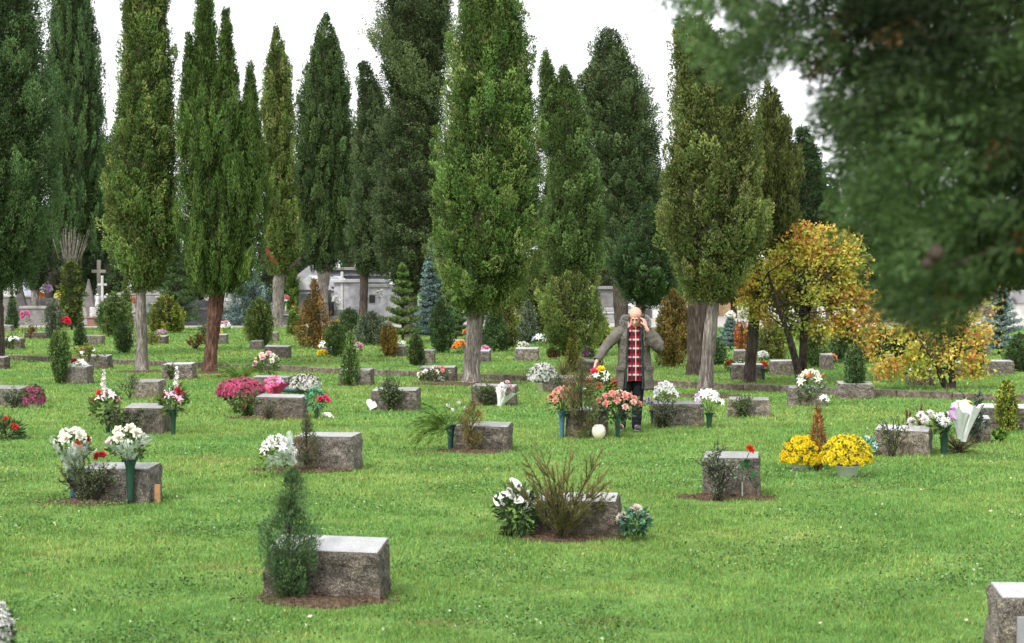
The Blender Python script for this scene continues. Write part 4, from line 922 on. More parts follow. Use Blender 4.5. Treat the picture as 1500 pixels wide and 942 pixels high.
bouquet(3, 630, 62, 46, [('rose', (.55,.05,.03), 4, .11)], 21.2, 'dark leafy plant with red flowers at the left edge', base=(3, 655), pal='deep', leaves=500, leafL=.11, asp=.25, cat='plant', name='flowering_plant', zfloor=0)
bush(18, 513, 484, 50, 'leafy', 'dark leafy plant with white blooms on the far left gravestone', leaf=.06, nst=18, dens=40)
bouquet(20, 497, 22, 10, [('lily', WHITE, 5, .12)], 47.5, 'white blooms in the dark leafy plant at the far left', base=(20, 505), leaves=10, leafL=.06)
# ---- things lying further back
def far_bq(px, py, w, h, heads, by, label, leaves=60, pal='mid', **k): return bouquet(px, py, w, h, heads, G(px, by).y, label, base=(px, by), leaves=leaves, leafL=.10, pal=pal, zfloor=LZ, **k)
far_bq(37, 464, 16, 18, [('carnation', (.6,.12,.3), 5, .2)], 497, 'tall pink flower head above the low gravestone at the left')
bush(44, 497, 470, 30, 'rust', 'brownish thin plant under the tall pink flower head', leaf=.09, nst=9, dens=18)
far_bq(95, 471, 12, 12, [('rose', (.6,.02,.05), 3, .26)], 497, 'bright red flowers in front of the ivy column', leaves=20)
far_bq(190, 494, 10, 12, [('sunflower', (.8,.42,.04), 1, .3), ('lily', WHITE, 2, .15)], 515, 'sunflower beside the dark cone shrub')
shrub(182, 518, 474, 26, 'oval', 'deep', 'dark green conifer shrub left of the sunflower', cover=1.4, scale=.4)
far_bq(236, 488, 18, 10, [('chrysanthemum', (.62,.34,.55), 7, .16)], 501, 'lilac pink flower cushion on the small gravestone behind the pale trunk')
bush(222, 506, 480, 30, 'gold', 'yellowish bush beside the lilac pink flower cushion', leaf=.09, nst=12, dens=26)
bush(286, 512, 487, 32, 'rust', 'low rust coloured bush left of the reddish trunk', leaf=.09, nst=13, dens=26)
bush(300, 505, 468, 22, 'leafy', 'slim green plant partly behind the reddish trunk', leaf=.09, nst=10, dens=30)
far_bq(330, 478, 20, 16, [('lily', WHITE, 4, .2), ('rose', PINK, 2, .2)], 487, 'white and pink flowers with green leaves right of the reddish trunk')
far_bq(320, 488, 10, 10, [('rose', (.8,.55,.1), 3, .16)], 500, 'orange yellow flowers just right of the reddish trunk')
far_bq(472, 518, 12, 8, [('rose', YEL, 3, .17)], 522, 'small yellow flowers on the grass by the rust brown conifer', leaves=8)
far_bq(485, 517, 14, 8, [('rose', (.7,.6,.55), 3, .15)], 522, 'pale flowers beside the small yellow ones', leaves=8)
far_bq(474, 505, 8, 12, [('lily', WHITE, 2, .25)], 513, 'white blooms left of the bushy green plant', leaves=6)
far_bq(524, 510, 16, 16, [('rose', PINK, 3, .17), ('lily', (.7,.75,.6), 2, .16)], 521, 'pinkish flowers behind the sapling at the kerb')
far_bq(588, 503, 14, 8, [('lily', (.7,.7,.6), 4, .16)], 514, 'pale flowers on the gravestone right of the orange brown conifer', leaves=40)
far_bq(674, 507, 19, 14, [('carnation', (.85,.28,.03), 7, .19)], 520, 'bright orange flowers left of the pale central trunk')
far_bq(683, 489, 8, 14, [('carnation', (.7,.22,.06), 3, .17)], 518, 'small orange red flower above the bright orange ones', leaves=10)
far_bq(709, 515, 18, 16, [('rose', (.7,.3,.5), 4, .17), ('lily', WHITE, 2, .15)], 529, 'pink and white flowers right of the pale central trunk')
bush(618, 536, 512, 14, 'leafy', 'low small plant beside the gravestone with the dark cone', leaf=.06, nst=9, dens=40)
far_bq(766, 508, 20, 14, [('chrysanthemum', (.8,.8,.68), 6, .16)], 521, 'cream flowers on the square dark gravestone', leaves=90)
far_bq(752, 500, 14, 14, [('lily', WHITE, 5, .16)], 508, 'white flowers behind the cream flowers', leaves=40)
far_bq(792, 496, 26, 14, [('lily', WHITE, 6, .18), ('lily', (.5,.6,.8), 2, .2)], 508, 'white and pale blue flowers between the large shrubs')
far_bq(860, 497, 14, 16, [('lily', WHITE, 6, .17)], 508, 'white flowers left of the golden ball shrub')
mum(811, 517, 16, 14, 527, 10, 5, (.22,.03,.05), 'dark red chrysanthemums in a white pot left of the golden cone', n=60, size=.10)
mum(861, 517, 17, 13, 526, 10, 5, (.40,.10,.36), 'purple chrysanthemums in a white pot right of the golden cone', n=60, size=.10)
far_bq(1002, 461, 12, 16, [('rose', (.62,.16,.42), 3, .42)], 480, 'pink flowers beyond the rusty gold conifer', leaves=30)
far_bq(971, 528, 20, 8, [('lily', (.6,.6,.4), 4, .12)], 537, 'small cream flowers at the foot of the rusty gold conifer')
far_bq(1070, 534, 12, 12, [('carnation', (.6,.05,.03), 3, .14)], 546, 'red flowers at the left of the gravestone behind the dark trunk')
far_bq(1084, 532, 12, 14, [('lily', WHITE, 3, .13)], 546, 'pale flowers beside the red ones behind the dark trunk')
vase(1072, 556, 540, DG, 'green vase under the red flowers behind the dark trunk')
far_bq(1117, 521, 17, 12, [('chrysanthemum', WHITE, 7, .15)], 536, 'white flowers right of the dark leaning trunk', leaves=20)
far_bq(1118, 537, 12, 14, [('carnation', (.6,.04,.03), 4, .14), ('lily', WHITE, 1, .13)], 549, 'red flowers under the white ones right of the dark leaning trunk')
vase(1118, 557, 540, DG, 'green vase under the red and white flowers right of the dark leaning trunk')
bouquet(1188, 556, 44, 34, [('bird_of_paradise', (.75,.17,.05), 2, .14), ('lily', (.8,.8,.62), 8, .14)], 25.8, 'bird of paradise and cream lilies behind the bush of the gravestone under the autumn tree', base=(1184, 578), pal='grey', leaves=200, leafL=.10, asp=.3)
bush(1176, 594, 562, 46, 'leafy', 'spreading leafy bush before the gravestone with bird of paradise flowers', leaf=.04, nst=24, dens=60, dy=-.1)
bouquet(1208, 585, 12, 16, [('lily', WHITE, 3, .1)], 25.6, 'small white flowers at the right end of the gravestone with the leafy bush', base=(1209, 592), leaves=20, leafL=.05, zfloor=0)
shrub(1251, 584, 506, 30, 'column', 'deep', 'dark columnar conifer before the gravestone at the kerb on the right', 'columnar_conifer', 'conifer', cover=1.4, scale=.35, style='column', L=.045, W=.02)
far_bq(1216, 525, 18, 12, [('rose', (.65,.22,.12), 4, .17), ('lily', LILAC, 1, .2)], 538, 'orange flowers on the dark gravestone behind the columnar conifer')
far_bq(1444, 537, 12, 10, [('rose', (.6,.05,.04), 2, .16), ('rose', PINK, 1, .16)], 546, 'red and pink flowers right of the conifer near the blue spruce', leaves=14)
shrub(1430, 553, 500, 26, 'column', 'deep', 'dark green conifer left of the lone gravestone near the right edge', 'conifer', 'conifer', cover=1.4, scale=.35, style='column')
# ---- shrubs and small conifers of the middle and far lawn
shrub(18, 484, 428, 19, 'cone', 'deep', 'small dark cypress cone at the far left before the tombs', cover=1.5, style='column', scale=.5)
shrub(78, 497, 438, 28, 'oval', 'grey', 'greyish green shrub left of the bright red flowers', cover=1.1, scale=.5, core=.3)
shrub(105, 484, 383, 36, 'column', [(.10,.14,.03), (.15,.17,.035), (.07,.11,.03)], 'ivy clad column under the bare branched cypress', 'ivy_column', 'ivy', cover=1.6, style='droop', scale=.5, core=.75)
shrub(118, 508, 466, 20, 'cone', 'deep', 'dark pointed cone shrub left of the small gravestone by the yellowish shrub', cover=1.5, style='column', scale=.4)
shrub(166, 494, 430, 48, 'oval', 'mid', 'bushy green conifer left of the pale trunk', cover=1.4, scale=.6)
shrub(184, 490, 408, 26, 'cone', 'olive', 'taller olive green conifer touching the pale trunk', cover=1.3, scale=.6)
shrub(243, 488, 432, 52, 'dome', 'gold', 'golden thuja ball between the pale and the reddish trunk', 'thuja', 'shrub', cover=1.7, style='column', scale=.5, core=.8)
fir(258, 484, 372, 80, 'deep', 'layered dark fir behind the golden thuja ball', tiers=9)
shrub(365, 478, 372, 66, 'cone', 'blue', 'blue grey cedar right of the reddish trunk', 'cedar', 'cedar', cover=1.0, style='loose', scale=.8, core=.4)
shrub(381, 510, 436, 44, 'oval', [(.12,.17,.04), (.09,.14,.035), (.16,.20,.05)], 'yellowish green conifer right of the blue grey cedar', cover=1.3, scale=.55)
shrub(372, 500, 452, 26, 'oval', 'mid', 'mid green conifer in front of the blue grey cedar', cover=1.3, scale=.4)
shrub(429, 474, 395, 19, 'column', 'lime', 'narrow green column conifer beside the forked trunk', 'columnar_conifer', 'conifer', cover=1.5, style='column', scale=.5)
shrub(431, 492, 450, 22, 'dome', 'lime', 'bright green rounded thuja left of the rust brown conifer', 'thuja', 'shrub', cover=1.5, style='column', scale=.4)
shrub(461, 511, 412, 62, 'cone', [(.22,.12,.035), (.28,.16,.05), (.16,.12,.04), (.11,.11,.035)], 'large rust brown conifer among the green shrubs', 'conifer', 'conifer', cover=1.0, style='loose', scale=.65, core=.35)
shrub(492, 523, 472, 34, 'oval', 'mid', 'bushy green plant right of the rust brown conifer', cover=1.2, scale=.45, core=.4)
shrub(509, 470, 412, 22, 'spire', 'mid', 'slender young conifer before the white tomb wall', cover=1.2, scale=.5)
shrub(512, 490, 452, 40, 'dome', 'deep', 'dark green shrub behind the bushy green plant', cover=1.3, scale=.5)
shrub(545, 506, 457, 52, 'dome', 'grey', 'wide grey green rounded bush with some yellow blooms', cover=1.3, scale=.5)
shrub(569, 523, 474, 28, 'oval', [(.20,.13,.03), (.16,.14,.035), (.25,.15,.035)], 'small orange brown conifer beside the rounded grey green bush', cover=1.4, scale=.4, style='column')
fir(590, 503, 384, 66, 'mid', 'layered green fir with a star shaped top before the tombs', tiers=8)
shrub(609, 536, 489, 24, 'oval', [(.06,.10,.03), (.09,.12,.03), (.05,.08,.03)], 'small dark upright shrub before the gravestone near the blue spruce', cover=1.4, scale=.35, style='column')
fir(632, 500, 350, 52, 'blue', 'tall pale blue spruce left of the central trunk', 'blue_spruce', 'spruce', tiers=17, droop=.15)
shrub(648, 518, 437, 40, 'oval', 'deep', 'dark green conifer just left of the central trunk', cover=1.5, scale=.5)
fir(668, 500, 436, 44, 'deep', 'low layered dark conifer behind the central trunk', tiers=7)
shrub(724, 515, 436, 44, 'cone', 'deep', 'dark green conifer right of the central trunk', cover=1.5, scale=.55)
shrub(743, 513, 415, 34, 'cone', [(.15,.17,.03), (.19,.19,.035), (.09,.12,.03)], 'golden tinged conifer right of the central trunk', cover=1.3, scale=.55)
shrub(792, 500, 368, 104, 'oval', 'olive', 'large plumed olive green shrub behind the cream flowers', cover=1.4, scale=.8)
shrub(774, 504, 440, 38, 'cone', 'grey', 'blue green cone shaped shrub behind the square dark gravestone', cover=1.4, scale=.5)
shrub(838, 522, 390, 98, 'oval', 'olive', 'largest plumed green shrub left of the man', cover=1.5, scale=.8)
shrub(881, 510, 462, 32, 'dome', 'gold', 'golden ball shrub left of the man\'s shoulder', 'thuja', 'shrub', cover=1.5, style='column', scale=.45)
shrub(838, 546, 473, 22, 'spire', [(.20,.20,.04), (.15,.17,.035), (.24,.22,.05)], 'small golden cone shrub below the man\'s outstretched arm', cover=1.6, style='column', scale=.3)
shoots(826, 552, 520, 36, [(.3,.28,.1), (.2,.24,.07)], 'pale straw coloured grass beside the small golden cone', n=30, name='ornamental_grass', cat='grass', leaf=.07, lw=.008, dens=60, el=(40, 85), sub=0, ang=.25)
shrub(986, 538, 428, 58, 'oval', [(.17,.14,.035), (.22,.15,.035), (.11,.12,.03), (.20,.12,.04)], 'rusty gold conifer right of the man', 'conifer', 'conifer', cover=1.4, scale=.6)
shrub(1040, 535, 490, 52, 'dome', 'deep', 'low dark green dome behind the leaning trunk', cover=1.5, scale=.45)
shrub(1086, 524, 472, 22, 'vase', [(.35,.10,.03), (.42,.14,.05), (.25,.09,.03)], 'orange red leaved shrub beyond the dark leaning trunk', cover=1.0, scale=.4, core=.2)
fir(1070, 512, 466, 44, 'blue', 'low blue spruce behind the orange red shrub', 'blue_spruce', 'spruce', tiers=7)
shrub(1130, 528, 470, 50, 'dome', [(.11,.13,.03), (.17,.15,.04), (.08,.10,.03)], 'yellow green shrub under the left of the autumn tree', cover=1.2, scale=.5)
shrub(1194, 538, 478, 36, 'oval', 'mid', 'green conifer behind the autumn tree\'s trunks', cover=1.4, scale=.5)
shrub(1240, 532, 450, 64, 'cone', 'deep', 'dark conifer right of the autumn tree\'s trunks', cover=1.5, scale=.6)
shrub(1288, 530, 478, 60, 'dome', 'deep', 'wide dark green bush left of the low autumn tree', cover=1.5, scale=.6)
shrub(1335, 530, 474, 64, 'dome', 'dark', 'dark bush behind the low autumn tree', cover=1.5, scale=.6)
shrub(1390, 528, 440, 60, 'oval', 'deep', 'dark conifer behind the right half of the low autumn tree', cover=1.5, scale=.6)
fir(1464, 520, 412, 88, 'blue', 'dark blue spruce near the right edge', 'blue_spruce', 'spruce', tiers=10, droop=.1)
shrub(1494, 544, 490, 48, 'dome', [(.05,.10,.03), (.06,.12,.035)], 'smooth clipped green dome at the right edge', cover=1.8, scale=.35, core=.85, style='column')
# ---- trees
TR = []
def T(*a, **k):
    r = tree(*a, **k); TR.append(r); return r
def bare_flare(g, L, W, x0, z0):
    pass
T('cypress', -8, 42, [[(-200,-20,20), (-60,-70,55), (40,-80,72), (130,-90,88), (200,-95,96), (280,-90,86), (350,-85,70), (400,-70,48), (424,-40,12)]], 'clump', 'deep', 'broad dark cypress cut by the left edge', [(-8,530,30), (-8,400,22)], scale=1.2, seed=1, bark=M_BARKD, cover=1.5)
T('cypress', 50, 78, [[(300,20,90), (360,15,88), (400,30,76), (425,45,60)]], 'loose', 'dark', 'smaller dark cypress with a straight bare grey trunk at the left', [(50,470,13), (51,430,11), (52,350,9)], scale=1.2, seed=2, bark=M_BARK, cover=1.2)
T('cypress', 108, 72, [[(-220,105,120), (-80,85,130), (0,76,138), (60,74,148), (150,72,157), (250,68,158), (310,74,155), (345,80,140), (366,84,126)]], 'fine', 'deep', 'tall smooth cypress with bare fanned branches at its crown base', [(106,478,13), (105,420,11), (106,385,10), (108,330,6)], scale=1.4, seed=3, bark=M_BARK, cover=1.5)
def fan_branches():
    Y = 71.0; r = TR[2]; g = Geo(); rn = np.random.default_rng(2)
    for i in range(34):
        a = rn.uniform(-1, 1); x1 = XP(106+a*rn.uniform(10, 34), Y)-r.location.x; P = [(XP(105+a*7, Y)-r.location.x, -.9*rn.uniform(0, 1), ZP(392, Y)-LZ), (x1*.6, -1.0, ZP(378, Y)-LZ), (x1, -1.1, ZP(345+rn.uniform(-14, 12), Y)-LZ)]
        g.add(*tube(P, .036, .012, 5), C=(1,1,1))
    part('bare_branches', g.mesh('bare_branches', M_BARK, True), r)
fan_branches()
T('cypress', 130, 84, [[(200,85,175), (300,80,180), (380,100,165), (430,120,140)]], 'loose', 'dark', 'dark shaggy cypress behind the tall cross', [(70,480,12), (72,400,12), (90,330,8)], scale=1.3, seed=4, bark=M_BARKD, cover=1.2)
T('cypress', 208, 38, [[(-160,208,222), (-60,192,242), (0,180,250), (60,178,254), (100,176,256), (150,170,260), (200,168,262), (260,156,262), (300,152,262), (350,160,262), (395,178,248), (425,196,228)]], 'clump', [(.105,.165,.04), (.14,.19,.05), (.08,.135,.036), (.18,.21,.065)], 'textured yellowish green cypress on a straight pale grey trunk', [(208,540,20), (208,500,15), (207,440,15), (208,380,10)], scale=.75, seed=5)
T('cypress', 306, 37.5, [[(150,268,372), (190,262,384), (250,262,391), (330,262,393), (375,268,384), (405,278,368), (430,298,342)], [(52,276,281), (90,272,287), (150,266,292), (230,262,300)], [(-70,300,306), (-20,292,312), (40,288,316), (100,282,320), (200,270,330)], [(16,330,334), (60,322,342), (110,316,350), (200,300,362)], [(92,365,370), (130,360,376), (190,352,384), (260,340,390)]], 'fine', [(.075,.13,.028), (.10,.155,.036), (.06,.11,.026)], 'many spired cypress on a leaning reddish brown trunk', [(306,541,20), (309,505,18), (314,465,20), (319,425,22), (322,380,14)], scale=.9, seed=6, bark=M_BARKR)
T('cypress', 406, 74, [[(40,403,408), (70,396,418), (110,386,430), (160,382,432), (220,384,432), (270,386,434), (330,386,440), (375,392,436), (400,400,424)]], 'column', 'olive', 'slim cypress with a forked broken trunk in the distance', [(405,482,19), (407,450,17), (408,410,17), (412,392,12)], scale=1.2, seed=7, bark=M_BARK)
def broken_limb():
    Y = 73.0; r = TR[6]; g = Geo(); z = lambda p: ZP(p, Y)-r.location.z; x = lambda p: XP(p, Y)-r.location.x
    g.add(*tube([(x(410), 0, z(396)), (x(400), -.3, z(384)), (x(388), -.5, z(364))], .17, .10, 8, .15), C=(1,1,1)); part('broken_limb', g.mesh('broken_limb', m_bark('torn_wood', (.10,.03,.015), (.24,.085,.04), (.36,.16,.08), 9), True), r)
    g = Geo(); g.add(*tube([(x(413), 0, z(398)), (x(424), -.1, z(388)), (x(436), 0, z(376))], .1, .06, 6), C=(1,1,1)); part('side_branch', g.mesh('side_branch', M_BARK, True), r)
broken_limb()
T('cypress', 474, 80, [[(22,475,481), (60,460,498), (100,448,508), (140,438,516), (190,430,522), (250,426,526), (300,428,528), (345,436,520), (375,446,506), (398,462,488)]], 'column', [(.065,.11,.036), (.09,.14,.044), (.055,.095,.033)], 'spindle shaped dark cypress left of centre', [(474,470,17), (473,430,15), (476,395,18), (478,350,10)], scale=1.3, seed=8)
T('cypress', 532, 70, [[(92,528,538), (130,524,560), (190,520,585), (250,518,598), (310,512,600), (360,515,590), (400,522,560)]], 'clump', [(.07,.10,.045), (.085,.115,.05), (.05,.08,.032)], 'greyish cypress with a dark straight trunk behind the layered fir', [(532,470,11), (533,440,11), (535,390,11)], scale=1.2, seed=9, bark=M_BARKD)
def leaning_plume(g, L, W, x0, z0):
    rg = np.random.default_rng(5); n = 150; t = rg.uniform(0, 1, n); Y = 60
    B = np.stack([XP(560+75*t, Y)-x0+rg.normal(0, .12, n)*(1+2*t), rg.normal(-1.2, .3, n), ZP(62+95*t, Y)-z0+rg.normal(0, .12, n)*(1+2*t)], 1)
    D = nrm(np.array([[-.5, 0, .8]])+rg.normal(size=(n, 3))*.3); C = np.array([.10,.135,.05])*rg.uniform(.7, 1.3, n)[:, None]
    plumes(g, B, D, np.full(n, .8), np.full(n, .17), C, 60, L, W, .45, rg)
T('cypress', 602, 60, [[(-220,580,640), (-90,556,660), (0,556,668), (50,552,672), (100,556,662), (150,566,655), (220,555,650), (290,545,655), (350,548,650), (400,560,645), (425,580,630)]], 'loose', [(.065,.092,.038), (.085,.115,.048), (.05,.075,.03)], 'huge shaggy dark cypress left of the central one with one limb leaning out', [(600,490,22), (601,440,20), (603,380,18)], scale=1.1, seed=10, bark=M_BARKD, extra=leaning_plume, cover=1.5, cam=.66)
T('cypress', 690, 33.3, [[(-230,704,712), (-120,690,738), (-40,678,754), (0,672,760), (50,664,772), (90,656,778), (130,650,785), (200,645,793), (260,640,796), (320,634,798), (370,636,792), (405,646,775), (435,664,745), (462,686,712)]], 'clump', [(.09,.155,.036), (.12,.185,.045), (.07,.13,.033), (.16,.20,.06)], 'largest central cypress on a pale grey trunk', [(690,558,28), (691,530,23), (694,490,23), (697,455,26), (700,400,16)], scale=.8, seed=11, cover=2.1)
T('cypress', 830, 44, [[(76,797,801), (110,790,812), (150,788,824), (220,790,830)], [(98,824,829), (130,812,845), (170,806,860), (230,800,872), (290,795,884), (350,793,888), (390,800,880), (420,820,860)]], 'clump', [(.085,.14,.038), (.11,.165,.05), (.07,.115,.035)], 'broad cypress right behind the central one', [(832,515,16), (833,440,15), (835,380,12)], scale=.9, seed=12, bark=M_BARKD)
T('cypress', 905, 66, [[(44,880,905), (70,868,918), (95,860,930), (120,835,948), (160,842,962), (200,848,973), (260,862,976), (320,880,976), (370,885,970), (400,890,960)]], 'loose', [(.08,.12,.048), (.105,.145,.058), (.06,.095,.04)], 'open layered dark cypress with a ragged top right of centre', [(912,490,20), (908,430,18), (905,360,16), (903,150,8)], scale=1.15, seed=13, bark=M_BARKD, cover=1.7, core=.66)
T('pine_tree', 942, 55, [[(300,940,968), (335,915,990), (365,898,1000), (390,888,1002), (412,894,1000), (432,915,985), (448,935,965)]], 'loose', [(.05,.095,.034), (.07,.12,.042), (.04,.075,.028)], 'bushy dark green pine crown behind the man', [(935,500,14), (940,440,13), (945,390,10)], scale=.8, seed=14, bark=M_BARKD, group='bushy evergreens behind the man', cat='pine')
T('cypress', 1024, 34.5, [[(60,1000,1040), (130,992,1070), (220,985,1080), (320,985,1085), (400,995,1080), (440,1008,1060)]], 'clump', [(.05,.08,.03), (.07,.10,.035)], 'cypress on a thick dark trunk directly behind the leaning pale one', [(1022,550,34), (1022,500,31), (1024,440,34), (1030,380,22)], scale=.8, seed=15, bark=M_BARKD)
T('cypress', 1033, 29.6, [[(28,988,1030), (55,982,1052), (90,982,1075), (130,984,1098), (180,982,1110), (240,972,1116), (300,966,1118), (350,970,1114), (395,985,1102), (425,1004,1080), (442,1022,1058)]], 'clump', [(.105,.14,.038), (.14,.17,.048), (.085,.12,.034), (.17,.18,.06)], 'olive cypress on a pale leaning trunk at the kerb right of the man', [(1034,575,22), (1036,535,19), (1041,480,19), (1047,430,15), (1049,380,11)], scale=.72, seed=16)
T('cypress', 1098, 31.6, [[(130,1118,1134), (170,1105,1152), (220,1098,1168), (280,1092,1172), (330,1094,1165), (370,1096,1140)]], 'fine', [(.11,.13,.035), (.14,.15,.045), (.08,.10,.03)], 'olive gold cypress on a dark leaning trunk beside the autumn tree', [(1098,572,18), (1101,530,16), (1104,490,17), (1108,430,16), (1112,380,12)], scale=.8, seed=17, bark=M_BARKD)
T('cypress', 1190, 66, [[(188,1168,1180), (220,1160,1200), (270,1155,1212), (330,1150,1222), (400,1155,1225)]], 'loose', 'dark', 'dark ragged cypress behind the autumn tree', [(1190,490,14), (1190,400,14)], scale=1.1, seed=18, bark=M_BARKD)
# ---- far tree belt
belt = [(30,250,80,105,'dark'), (165,228,60,100,'deep'), (235,235,70,104,'dark'), (330,250,80,99,'deep'), (412,185,50,108,'dark'), (445,270,60,96,'dark'), (530,170,70,104,'deep'), (655,210,80,100,'dark'), (735,300,80,95,'deep'), (815,235,70,104,'dark'), (885,300,50,100,'dark'), (975,250,75,98,'deep'), (1000,200,60,110,'dark'), (1075,220,80,97,'dark'), (1150,290,80,90,'deep'), (1215,262,70,96,'dark'), (1262,280,80,84,'deep'), (1320,300,90,88,'dark'), (1385,290,90,94,'deep'), (1450,330,90,100,'dark'), (1500,300,80,96,'deep'), (88,318,60,92,'dark'), (282,330,56,90,'dark'), (392,330,50,94,'deep')]
bl = ['behind the broad cypress at the left edge', 'in the sky gap left of the yellowish green cypress', 'behind the yellowish green cypress', 'behind the many spired cypress', 'behind the slim forked cypress', 'between the slim and the spindle shaped cypress', 'behind the greyish cypress', 'between the shaggy cypress and the central one', 'under the right side of the central cypress', 'behind the broad cypress right of centre', 'left of the bushy pine', 'behind the bushy pine', 'behind the olive cypress, its tallest', 'behind the dark leaning trunk', 'behind the left of the autumn tree', 'behind the middle of the autumn tree', 'behind the right of the autumn tree', 'behind the low autumn tree', 'behind the hanging foreground branch', 'behind the blue spruce at the right', 'at the right edge behind the blue spruce', 'low behind the smooth cypress with bare branches', 'low behind the layered fir at the left', 'low behind the slim forked cypress']
for i, ((px, ty, w, Y, pal), lb) in enumerate(zip(belt, bl)):
    h = w/2; T('distant_cypress', px, Y, [[(ty,px-3,px+3), (ty+30,px-h*.5,px+h*.5), (ty+80,px-h*.85,px+h*.85), (330,px-h,px+h), (405,px-h*.95,px+h*.95), (444,px-h*.6,px+h*.6)]], 'loose', pal, 'distant dark tree '+lb, [(px,475,10), (px,400,8)], scale=1.6, seed=40+i, bark=M_BARKD, cover=1.1, group='dark trees closing the view', cam=.8, pmul=1.3, sides=7, core=.84)
# ---- autumn trees
AUT = [(.62,.50,.09), (.45,.47,.09), (.64,.38,.09), (.30,.38,.08), (.64,.27,.10), (.54,.54,.11)]
def autumn(px, by, Y, blobs, trunks, label, seed, ncl, warm):
    x0 = XP(px, Y); r = root('autumn_tree', (x0, Y, gz(x0, Y)), label, 'maple tree', 'low trees in autumn colours'); z0 = r.location.z
    rg = np.random.default_rng(seed); g = Geo(); gt = Geo(); tips = []
    for tr in trunks:
        P = np.array([(XP(a, Y)-x0, d, ZP(b, Y)-z0) for a, b, d in tr]); P[0, 2] = -.05
        s = np.linspace(0, len(P)-1, 14); Pi = np.stack([np.interp(s, range(len(P)), P[:, c]) for c in range(3)], 1); gt.add(*tube(Pi, .075, .022, 8, .1, seed)); tips.append(Pi)
    for (cx, cy, rx, ry, n, hue) in blobs:
        m = int(n*ncl); c = np.array([XP(cx, Y)-x0, 0, ZP(cy, Y)-z0]); a, b = rx/F*Y, ry/F*Y
        d = nrm(rg.normal(size=(m, 3))); P = c+d*(rg.uniform(.1, 1.15, m)**.5)[:, None]*np.array([a, a*.85, b]); 
        for k in range(m):
            nl = rg.integers(7, 19); q = P[k]+rg.normal(size=(nl, 3))*np.array([.10, .10, .05]); D = nrm(rg.normal(size=(nl, 3))+np.array([0, 0, -.3]))
            base = np.array(AUT[rg.choice(len(AUT), p=hue)]); V, Fq = leafquads(q, D, rg.uniform(.05, .085, nl), rg.uniform(.035, .06, nl), rg, .15); g.add(V, Fq, base*rg.uniform(.65, 1.25, nl)[:, None])
        for k in range(0, m, 15):
            tp = tips[rg.integers(len(tips))]; s = tp[rg.integers(6, 14)]; e = P[k]; mid = (s+e)/2+np.array([0, 0, -.08])+rg.normal(size=3)*.06; gt.add(*tube([s, mid, e], .016, .005, 5))
    part('crown', g.mesh('crown', M_AUT), r); part('trunk', gt.mesh('trunk', M_BARKD, True), r)
Hy = [.28,.28,.10,.13,.03,.18]; Ho = [.28,.12,.28,.07,.17,.08]; Hg = [.15,.33,.03,.36,.01,.12]
autumn(1180, 545, 31.4, [(1140,392,52,36,1.0,Hy), (1195,362,54,32,1.2,Ho), (1235,385,38,40,.9,Hy), (1120,430,40,28,.8,Hy), (1182,430,62,30,1.0,Hg), (1240,440,30,40,.7,Ho), (1108,455,24,24,.4,Hy), (1160,470,40,28,.5,Hg), (1175,400,60,50,1.0,Hy), (1212,480,28,18,.35,Ho), (1175,340,22,16,.3,Ho), (1230,345,18,14,.25,Hy), (1090,412,20,16,.25,Ho), (1270,475,22,50,.7,Ho), (1300,450,30,36,.5,Hy)],
       [[(1176,548,0), (1160,512,-.2), (1148,478,-.3), (1132,445,-.5), (1118,400,-.6)], [(1178,548,.1), (1180,505,.2), (1184,460,0), (1190,420,.1), (1210,360,0)], [(1180,500,.2), (1175,465,-.2), (1172,430,-.3), (1155,380,-.4)]], 'wide autumn tree in yellow, green and orange on thin dark stems', 3, 125, 0)
autumn(1385, 588, 29.5, [(1305,535,22,22,.5,Ho), (1340,500,38,34,.9,Hy), (1350,535,34,24,.7,Hg), (1395,520,40,36,.8,Ho), (1430,470,26,46,.7,Ho), (1428,535,20,22,.4,Hy), (1455,410,20,26,.3,Ho), (1385,470,40,30,.6,Hy)],
       [[(1392,590,0), (1382,560,0), (1368,530,-.2), (1345,505,-.3)], [(1396,590,.1), (1398,560,.1), (1392,538,0), (1400,510,0), (1430,460,.1)]], 'low autumn tree leaning over the kerb beneath the hanging branch', 5, 75, 1)
